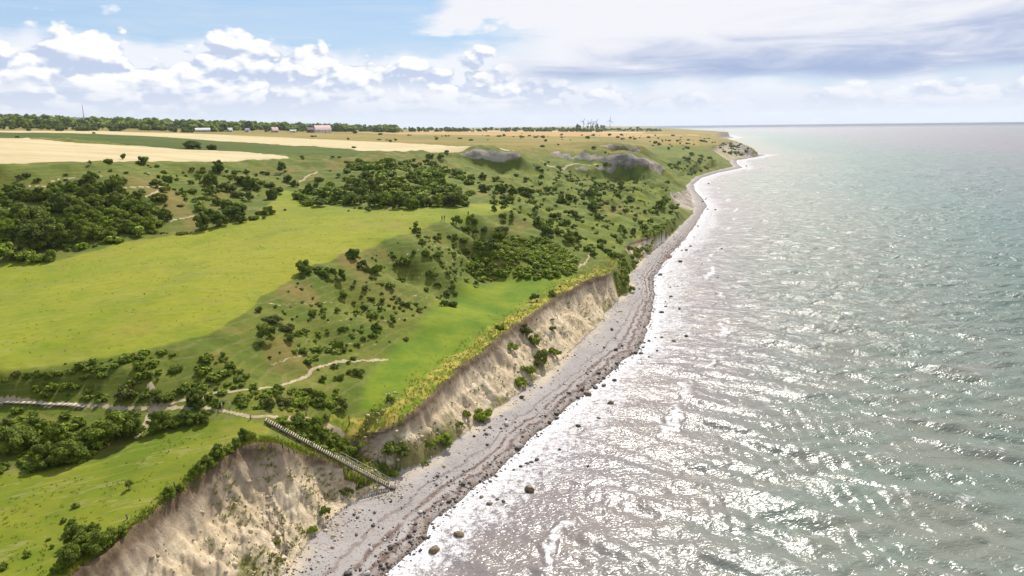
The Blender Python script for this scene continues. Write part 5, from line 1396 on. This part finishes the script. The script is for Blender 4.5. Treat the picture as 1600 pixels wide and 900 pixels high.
def person(u, v, heading, stride, legs, top, hair, label, hgt_m=1.75):
    p = hit(u, v)
    J = {'pel': (0, 0, .93), 'chest': (0, .02, 1.28), 'neck': (0, .03, 1.48), 'head': (0, .05, 1.62), 'crown': (0, .04, 1.74)}
    for sd, nm in ((-1, 'l'), (1, 'r')):
        f_ = stride * sd
        J['hip' + nm] = (.09 * sd, 0, .90); J['knee' + nm] = (.10 * sd, .16 * f_ + .03, .50); J['ank' + nm] = (.10 * sd, .26 * f_ - .02, .08); J['toe' + nm] = (.11 * sd, .26 * f_ + .17, .035)
        J['sh' + nm] = (.19 * sd, .02, 1.42); J['elb' + nm] = (.25 * sd, -.12 * f_, 1.14); J['wr' + nm] = (.24 * sd, -.16 * f_ + .12, .90); J['hand' + nm] = (.23 * sd, -.16 * f_ + .17, .81)
    names = list(J); idx = {n: i for i, n in enumerate(names)}
    ed = [('pel', 'chest'), ('chest', 'neck'), ('neck', 'head'), ('head', 'crown')]
    for n in 'lr': ed += [('pel', 'hip' + n), ('hip' + n, 'knee' + n), ('knee' + n, 'ank' + n), ('ank' + n, 'toe' + n), ('chest', 'sh' + n), ('sh' + n, 'elb' + n), ('elb' + n, 'wr' + n), ('wr' + n, 'hand' + n)]
    rad = {'pel': .155, 'chest': .165, 'neck': .06, 'head': .105, 'crown': .075, 'hip': .10, 'knee': .065, 'ank': .048, 'toe': .045, 'sh': .075, 'elb': .05, 'wr': .036, 'hand': .034}
    me = bpy.data.meshes.new('person')
    me.from_pydata([J[n] for n in names], [(idx[a], idx[b]) for a, b in ed], [])
    o = bpy.data.objects.new('person', me); COL.objects.link(o)
    md = o.modifiers.new('skin', 'SKIN')
    if not me.skin_vertices: me.skin_vertices.new()
    for n in names:
        r = rad.get(n, rad.get(n[:-1], .05)); me.skin_vertices[0].data[idx[n]].radius = (r, r * .85)
    me.skin_vertices[0].data[0].use_root = True
    md.use_smooth_shade = True
    o.modifiers.new('sub', 'SUBSURF').levels = 1; o.modifiers['sub'].render_levels = 1
    me.materials.append(person_mat('clothes', legs, top, hair))
    o.location = tuple(p); o.rotation_euler = (0, 0, heading); s_ = hgt_m / 1.80; o.scale = (s_, s_, s_)
    tag(o, label, 'person', 'walkers on the upper meadow')


person(690.8, 345.4, 2.3, .9, (.03, .035, .06), (.05, .055, .075), (.05, .035, .025), 'walker in dark clothes on the inland side of the walking pair', 1.74)
person(694.6, 345.0, 2.2, -.8, (.09, .08, .07), (.16, .13, .12), (.14, .09, .05), 'walker in a paler top on the seaward side of the pair', 1.80)
person(731.8, 338.0, 2.6, .8, (.025, .03, .04), (.04, .045, .05), (.04, .03, .025), 'lone walker in black ahead of the pair on the meadow tip', 1.76)

# ---- stones
import bmesh
def rock_mesh(seed, sub=3):
    bm = bmesh.new(); bmesh.ops.create_icosphere(bm, subdivisions=sub, radius=1)
    rs = np.random.default_rng(seed); D = rs.normal(size=(9, 3)); D /= np.linalg.norm(D, axis=1, keepdims=True); cut = rs.uniform(.55, .95, 9)
    for v in bm.verts:
        p = np.array(v.co[:])
        for d, c in zip(D, cut):
            k = p @ d
            if k > c: p = p - d * (k - c) * .85
        p = p * (1 + .06 * math.sin(p[0] * 5 + seed) * math.sin(p[1] * 6) + .04 * math.sin(p[2] * 11 + seed * 2))
        v.co = p * np.array([1, .82, .68])
    me = bpy.data.meshes.new('boulder'); bm.to_mesh(me); bm.free()
    me.polygons.foreach_set('use_smooth', np.ones(len(me.polygons), bool))
    return me


def rock_mat(name, a, b_):
    m, t, b = new_mat(name)
    tc = t.nodes.new('ShaderNodeTexCoord').outputs['Object']
    n = noise(t, tc, 2.2, 7, .65); n2 = noise(t, tc, 9, 4, .6)
    c = mixc(t, n.step(.35, .65), a, b_); c = mixc(t, n2.step(.55, .7) * .5, c, tuple(x * .5 for x in a))
    t.links.new(c, b.inputs['Base Color']); b.inputs['Roughness'].default_value = .62
    t.links.new(bump(t, n + n2 * .4, .6, .12), b.inputs['Normal'])
    return m


MAT_RD = rock_mat('dark_stone', (.030, .024, .022), (.085, .066, .055)); MAT_RB = rock_mat('brown_stone', (.095, .060, .030), (.19, .13, .07)); MAT_RP = rock_mat('pale_stone', (.34, .31, .29), (.52, .48, .45))
RK = {}
for key, m in (('d', MAT_RD), ('b', MAT_RB), ('p', MAT_RP)):
    RK[key] = []
    for q in range(5):
        me = rock_mesh(q * 3 + 1); me.materials.append(m); RK[key].append(me)
ROCKS = {(800, 375, 4): [(1050, 136, 28), (1185, 153, 14), (1285, 238, 18), (925, 218, 24), (990, 356, 20), (960, 418, 20), (1045, 431, 22), (880, 451, 16), (935, 455, 34), (1275, 340, 18), (1090, 602, 30), (1010, 635, 32, 'b'), (935, 612, 28), (895, 612, 18), (905, 694, 20), (855, 732, 22), (808, 748, 18), (855, 634, 24), (825, 645, 22), (800, 640, 20), (820, 674, 22), (770, 709, 34), (805, 712, 32), (740, 714, 16), (690, 664, 26), (650, 690, 34), (575, 672, 22), (625, 562, 28), (660, 513, 16), (540, 835, 36), (585, 809, 18), (655, 775, 34), (640, 882, 36), (1120, 41, 16), (1090, 66, 26), (1310, 55, 16), (990, 296, 12), (1035, 293, 14), (960, 388, 16), (540, 870, 20), (575, 865, 26)],
         (400, 600, 3): [(950, 712, 54, 'b'), (838, 782, 60, 'b'), (630, 768, 32), (725, 740, 22), (770, 602, 28, 'p'), (905, 553, 30), (1160, 556, 28), (1095, 567, 34, 'b'), (1055, 534, 28, 'b'), (865, 618, 20), (430, 892, 40), (740, 801, 18), (770, 783, 22), (790, 720, 34, 'b'), (605, 723, 18, 'p'), (540, 778, 26, 'p'), (1175, 190, 32, 'p'), (1080, 236, 22), (970, 472, 30), (1130, 545, 22), (720, 715, 26), (745, 690, 22), (870, 690, 12), (520, 890, 34, 'p')],
         (800, 600, 3): [(460, 92, 34, 'b'), (405, 162, 22, 'b'), (310, 200, 32), (80, 500, 52, 'b'), (25, 303, 38), (175, 183, 26), (210, 141, 32), (208, 163, 26), (115, 358, 28), (70, 375, 28), (90, 369, 24), (40, 389, 22), (10, 405, 18), (355, 385, 18), (222, 308, 16), (45, 66, 28), (355, 52, 44, 'b'), (390, 20, 30), (430, 10, 28), (330, 30, 28), (310, 65, 22), (250, 62, 16), (270, 45, 18)],
         (820, 270, 4.5): [(1095, 628, 34), (1245, 642, 16), (955, 720, 30), (1250, 205, 14), (1270, 189, 14), (1285, 258, 18), (1218, 378, 16), (1342, 262, 14), (1030, 872, 22), (1160, 520, 14), (1190, 455, 14), (1105, 548, 20), (1165, 515, 16)],
         (800, 150, 4): [(1227, 549, 16), (1270, 712, 14), (1195, 660, 14), (1160, 815, 16), (1465, 440, 14), (1215, 640, 12)]}
lab_n = {}
def add_rock(x, y, z, r, key, lab, grp):
    o = bpy.data.objects.new('boulder', random.choice(RK[key])); COL.objects.link(o)
    o.location = (x, y, z); o.rotation_euler = (random.uniform(-.3, .3), random.uniform(-.3, .3), random.uniform(0, 6.28)); o.scale = (r, r, r * random.uniform(.8, 1.15))
    tag(o, lab, 'boulder', grp)
def shore_part(y): return 'below the stairs' if y < 100 else 'off the long brown cliff' if y < 175 else 'off the green chute' if y < 330 else 'towards the headland'
for (x0, y0, k), rows in ROCKS.items():
    for row in rows:
        u, v, w = x0 + row[0] / k, y0 + row[1] / k, row[2] / k; key = row[3] if len(row) > 3 else 'd'
        p = hit(u, v); r = .5 * w / px_per_m(p); wet = p[2] < .12
        z = max(p[2], 0.0) + r * .22
        cw = {'d': 'dark', 'b': 'brown', 'p': 'pale'}[key]; sw = 'tiny' if w < 5 else 'small' if w < 9 else 'big'
        where = 'awash in the shallows' if wet else 'lying on the shingle'
        lab = f"{sw} {cw} boulder {where} {shore_part(p[1])}"
        lab_n.setdefault(lab, []).append((p[0], p[1], z, r, key))
for lab, rs_ in lab_n.items():
    rs_.sort(key=lambda q: math.hypot(q[0], q[1]))
    for i, q in enumerate(rs_):
        add_rock(q[0], q[1], q[2], q[3], q[4], lab if len(rs_) == 1 else f"{lab}, {ORD[min(i, 19)]} along the shore", lab.split(' boulder ')[1] + ' boulders')
p = hit(232, 273); add_rock(p[0], p[1], p[2] + .3, .5 * 6 / px_per_m(p), 'p', 'pale stone alone on the bare brown spur', 'stones on the grass')
p = hit(330, 500); add_rock(p[0], p[1], p[2] + .05, .16, 'p', 'small pale stone in the upper meadow grass', 'stones on the grass')

# cobbles and wrack too many to count
iv, it = ico_pts(); ins = []
walk = [w for w in WL if 60 < math.hypot(*w) < 330 and w[1] > 0]
arc_len = [0] + list(np.cumsum([math.hypot(walk[i + 1][0] - walk[i][0], walk[i + 1][1] - walk[i][1]) for i in range(len(walk) - 1)]))
def shore_pt(a_, off):
    i = int(np.searchsorted(arc_len, a_)) - 1; i = min(max(i, 0), len(walk) - 2)
    t_ = (a_ - arc_len[i]) / (arc_len[i + 1] - arc_len[i] + 1e-9); a, b = walk[i], walk[i + 1]
    nx, ny = -(b[1] - a[1]), b[0] - a[0]; L = math.hypot(nx, ny)
    return a[0] + (b[0] - a[0]) * t_ + nx / L * off, a[1] + (b[1] - a[1]) * t_ + ny / L * off
MAT_COB = None
m, t, b = new_mat('cobbles')
ti = X(t, attr(t, 'tint', 'Fac'))
c = mixc(t, ti.step(0, .5), (.030, .022, .018), (.11, .085, .066)); c = mixc(t, ti.step(.55, 1), c, (.44, .41, .39))
t.links.new(c, b.inputs['Base Color']); b.inputs['Roughness'].default_value = .7
MAT_COB = m
for k in range(5200):
    a_ = arc_len[-1] * random.random() ** 1.5
    q = random.random()
    off = abs(random.gauss(0, 2.2)) - .9 if q < .55 else random.uniform(0, 11)
    x, y = shore_pt(a_, off)
    if q >= .55 and gnoise(np.array([x / 5]), np.array([y / 5]))[0] < .05: continue
    r = random.uniform(.06, .17) if random.random() < .88 else random.uniform(.18, .34)
    z = max(float(hgt(x, y)), 0)
    ins.append((iv * (1 + .15 * rng.normal(size=(len(iv), 1)).clip(-1, 1)), None, it, np.full(len(it), random.choice([.05, .1, .2, .3, .45, .9 if q > .5 else .2])), rotz(random.uniform(0, 6.28), r, r * .8, r * .6), np.array([x, y, z + r * .15]), 0))
ob = merge('pebbles', ins, MAT_COB, True); tag(ob, kind='stuff')

# clods and stones fallen from the clay
ins = []
for k in range(60000):
    if len(ins) > 1500: break
    i = random.randrange(3, 40); a, b2 = EL_[i], EL_[i + 1]; t_ = random.random()
    x = a[0] + (b2[0] - a[0]) * t_; y = a[1] + (b2[1] - a[1]) * t_
    nx, ny = (b2[1] - a[1]), -(b2[0] - a[0]); L = math.hypot(nx, ny) + 1e-9; dd = random.uniform(1.0, 13) ** 1.0
    x += nx / L * dd; y += ny / L * dd; z = float(hgt(x, y))
    if z < 1.5 or z > 9.5: continue
    r = random.uniform(.07, .2) if random.random() < .93 else random.uniform(.2, .42)
    ins.append((iv * (1 + .22 * rng.normal(size=(len(iv), 1)).clip(-1, 1)), None, it, np.full(len(it), random.random()), rotz(random.uniform(0, 6.28), r, r * .8, r * .7), np.array([x, y, z + r * .1]), 0))
m, t, b = new_mat('clay_clods'); ti = X(t, attr(t, 'tint', 'Fac'))
t.links.new(mixc(t, ti, (.20, .15, .09), (.50, .41, .29)), b.inputs['Base Color']); b.inputs['Roughness'].default_value = .95
ob = merge('clay_rubble', ins, m); tag(ob, kind='stuff')

# heap of rust-brown seaweed at the water's edge
p = hit(1043, 401); 
V, Q = [], []
n_ = 26
for i in range(n_):
    for j in range(n_):
        x = (i / (n_ - 1) - .5) * 2; y = (j / (n_ - 1) - .5) * 2
        e = max(0, 1 - (x * x + y * y)) ** .6
        V.append((x * 1.7 + .12 * math.sin(j * 1.7), y * 3.6 + .1 * math.sin(i * 2.3), e * .75 * (1 + .3 * math.sin(x * 6) * math.sin(y * 7)) - .12))
for i in range(n_ - 1):
    for j in range(n_ - 1): Q.append((i * n_ + j, (i + 1) * n_ + j, (i + 1) * n_ + j + 1, i * n_ + j + 1))
me = mesh_np('seaweed_heap', V, Q=np.array(Q), mats=[simple_mat('seaweed', (.105, .040, .018), .8, .5, 5)], smooth=True)
o = bpy.data.objects.new('seaweed_heap', me); COL.objects.link(o); o.location = (p[0], p[1], max(p[2], .1)); o.rotation_euler = (0, 0, -.25)
tag(o, 'rust-brown heap of seaweed at the water edge of the beach bend', 'seaweed')

# ---- farms and sheds inland
def paint(name, col): return simple_mat(name, col, .8, .12, .6)
M_WHITE, M_PINK, M_RED, M_GREYR, M_DARKR, M_GLASS, M_YEL = paint('lime_wash', (.58, .57, .54)), paint('pinkish_roof', (.52, .36, .34)), paint('red_boards', (.16, .035, .03)), paint('pale_roof', (.42, .42, .44)), paint('dark_roof', (.09, .07, .065)), paint('window_glass', (.04, .05, .06)), paint('yellow_wash', (.45, .34, .16))


def house(name, u, v, w_px, dep, hw, hr, wall, roof, label, cat, rz=0., chimney=False, n_win=4):
    p = hit(u, v); W = w_px / px_per_m(p)
    o = thing(name, (p[0], p[1], p[2] - .3), label, cat, rz=-math.atan2(p[0], p[1]) + rz)
    V, Q = [], []
    x, y = W / 2, dep / 2
    V = [(-x, -y, 0), (x, -y, 0), (x, y, 0), (-x, y, 0), (-x, -y, hw), (x, -y, hw), (x, y, hw), (-x, y, hw), (-x, 0, hw + hr - .12), (x, 0, hw + hr - .12)]
    Q = [(0, 1, 5, 4), (1, 2, 6, 5), (2, 3, 7, 6), (3, 0, 4, 7)]; T = np.array([(5, 6, 9), (7, 4, 8)])
    part('wall', V, Q, wall, o, T=T)
    e = .5; V, Q = [], []
    th = .18
    for sg_ in (-1, 1):
        k = len(V); dz = -hr / y * e
        V += [(-x - e, sg_ * (y + e), hw + dz), (x + e, sg_ * (y + e), hw + dz), (x + e, 0, hw + hr), (-x - e, 0, hw + hr), (-x - e, sg_ * (y + e), hw + dz + th), (x + e, sg_ * (y + e), hw + dz + th), (x + e, 0, hw + hr + th), (-x - e, 0, hw + hr + th)]
        Q += [tuple(k + i for i in f) for f in ((0, 1, 2, 3), (4, 5, 6, 7), (0, 1, 5, 4), (0, 3, 7, 4), (1, 2, 6, 5))]
    rf = part('roof', V, Q, roof, o)
    if chimney:
        V, Q = [], []; box(V, Q, (x * .4, 0, hw + hr + .4), (.7, .7, 1.4)); part('chimney', V, Q, M_RED, rf)
    for i in range(n_win):
        V, Q = [], []; box(V, Q, ((i + .5) / n_win * W * .9 - W * .45, -y - .03, hw * .55), (min(1.6, W / n_win * .5), .08, min(1.4, hw * .4))); part('window', V, Q, M_GLASS, o)
    V, Q = [], []; box(V, Q, (x * .12, -y - .04, min(1.1, hw * .4)), (1.4, .1, min(2.2, hw * .8))); part('door', V, Q, M_DARKR, o)
    return o


house('barn', 504, 207.2, 24, 22, 5.5, 8, M_WHITE, M_PINK, 'big barn with a pale pink roof beside red boarded wing', 'barn', .25)
house('barn', 485, 207.2, 9, 12, 5, 4, M_RED, M_DARKR, 'dark red boarded wing beside the big pink-roofed barn', 'barn', .25, n_win=2)
house('farmhouse', 429.5, 207.0, 9, 9, 4, 5, M_PINK, M_PINK, 'pinkish farmhouse among dark trees inland of the barn', 'house', .4, True)
house('shed', 458, 207.2, 9, 8, 3, 2.2, M_WHITE, M_GREYR, 'low white shed between the farmhouse and big barn', 'shed', .1, n_win=2)
house('shed', 317, 206.2, 21, 14, 3, 3, M_GREYR, M_GREYR, 'long pale grey shed beyond the wood edge', 'shed', .05, n_win=6)
house('cottage', 359, 206.0, 7, 8, 3, 3.5, M_WHITE, M_GREYR, 'tiny white cottage past the long pale shed', 'house', .3, n_win=2)
house('cottage', 387, 206.4, 6, 8, 3, 3.5, M_WHITE, M_GREYR, 'tiny white cottage with dark shrubs before the farmhouse', 'house', -.3, n_win=2)
house('cottage', 34, 192.0, 8, 12, 5, 6, M_WHITE, M_GREYR, 'white gabled cottage low in the wooded hillside', 'house', 1.2, True, n_win=2)
house('cottage', 8, 194.2, 6, 9, 4, 4, M_WHITE, M_PINK, 'small pink-roofed cottage at the foot of the wooded ridge', 'house', .2, n_win=2)
house('warehouse', 60, 185.2, 16, 14, 7, 2, M_WHITE, M_GREYR, 'long low white building up on the wooded ridge', 'building', 0, n_win=6)
house('warehouse', 128, 185.5, 21, 18, 8, 3, M_WHITE, M_DARKR, 'white dark-roofed building on the ridge under the mast', 'building', 0, n_win=6)

# ---- mast
p = hit(131.5, 186.0); k = px_per_m(p); Hm = 26 / k
MS = thing('radio_mast', tuple(p), 'tall thin lattice mast rising above the wooded ridge', 'mast')
V, Q = [], []
for i in range(3):
    a = i * 2.0944; bar(V, Q, (math.cos(a) * 1.3, math.sin(a) * 1.3, 0), (math.cos(a) * .5, math.sin(a) * .5, Hm), .28, .2, n=4)
for j in range(14):
    z0, z1 = Hm * j / 14, Hm * (j + 1) / 14; r0, r1 = 1.3 - .8 * j / 14, 1.3 - .8 * (j + 1) / 14
    for i in range(3): bar(V, Q, (math.cos(i * 2.0944) * r0, math.sin(i * 2.0944) * r0, z0), (math.cos((i + 1) * 2.0944) * r1, math.sin((i + 1) * 2.0944) * r1, z1), .12, n=4)
part('lattice', V, Q, paint('galvanised', (.16, .15, .16)), MS)
V, Q = [], []; bar(V, Q, (0, 0, Hm * .98), (0, 0, Hm * 1.08), .15, n=4); part('antenna', V, Q, M_RED, MS)

# ---- wind turbines
M_TURB = paint('turbine_grey', (.36, .38, .42))
for (u, vb, hp, lab) in [(953, 199.5, 13.5, 'tallest wind turbine standing alone seaward of the grove'), (911.5, 200, 11.5, 'wind turbine on the inland side of the grove'), (919.5, 200, 9.5, 'wind turbine just inside the grove beside its inland edge'),
                         (923, 200, 10.5, 'second wind turbine rising behind the grove'), (927, 200, 9, 'small wind turbine rising behind the middle of the grove'), (931.5, 200, 11.5, 'wind turbine rising above the seaward half of the grove')]:
    p = unproj(u, vb, r=2650); p[2] = float(hgt(p[0], p[1])); hb = hp * 1.05 / px_per_m(p)
    o = thing('wind_turbine', tuple(p), lab, 'turbine', 'wind turbines by the grove', rz=random.uniform(-.5, .5))
    V, Q = [], []; bar(V, Q, (0, 0, -1), (0, 0, hb), 1.5, .8, 8); part('tower', V, Q, M_TURB, o, smooth=True)
    V, Q = [], []; box(V, Q, (0, 1.2, hb + .6), (1.8, 4.5, 1.8)); part('nacelle', V, Q, M_TURB, o)
    V, Q = [], []; bar(V, Q, (0, -1.1, hb + .6), (0, -2.4, hb + .6), 1.0, .3, 8); hu = part('hub', V, Q, M_TURB, o)
    a0 = random.uniform(0, 2)
    for i in range(3):
        a = a0 + i * 2.0944; L = hb * .5; V, Q = [], []
        dx, dz = math.sin(a), math.cos(a)
        o_ = len(V)
        for f_, c_ in ((0.02, .6), (.2, 1.2), (1, .25)):
            for s_, yy in ((-1, -.12), (1, -.12), (1, .12), (-1, .12)): V.append((dx * L * f_ + dz * s_ * c_, -1.8 + yy, hb + .6 + dz * L * f_ - dx * s_ * c_))
        for q in range(2):
            for e_ in range(4): Q.append((q * 4 + e_, q * 4 + (e_ + 1) % 4, q * 4 + 4 + (e_ + 1) % 4, q * 4 + 4 + e_))
        part('blade', V, Q, M_TURB, o)
# ------------------------------------------------------------------ the air
bm = bmesh.new(); bmesh.ops.create_cube(bm, size=1.0)
me = bpy.data.meshes.new('haze'); bm.to_mesh(me); bm.free()
m = bpy.data.materials.new('haze'); m.use_nodes = True; t = m.node_tree; t.nodes.clear()
out = t.nodes.new('ShaderNodeOutputMaterial'); pv = t.nodes.new('ShaderNodeVolumePrincipled')
pv.inputs['Color'].default_value = (0.82, 0.90, 1.0, 1); pv.inputs['Density'].default_value = 0.00004; pv.inputs['Anisotropy'].default_value = 0.25
t.links.new(pv.outputs[0], out.inputs['Volume'])
try: m.cycles.homogeneous_volume = True
except Exception: pass
me.materials.append(m)
hz = bpy.data.objects.new('haze', me); COL.objects.link(hz)
hz.scale = (26400, 26400, 230); hz.location = (0, 0, 230 / 2 - 8)
tag(hz, kind='stuff')
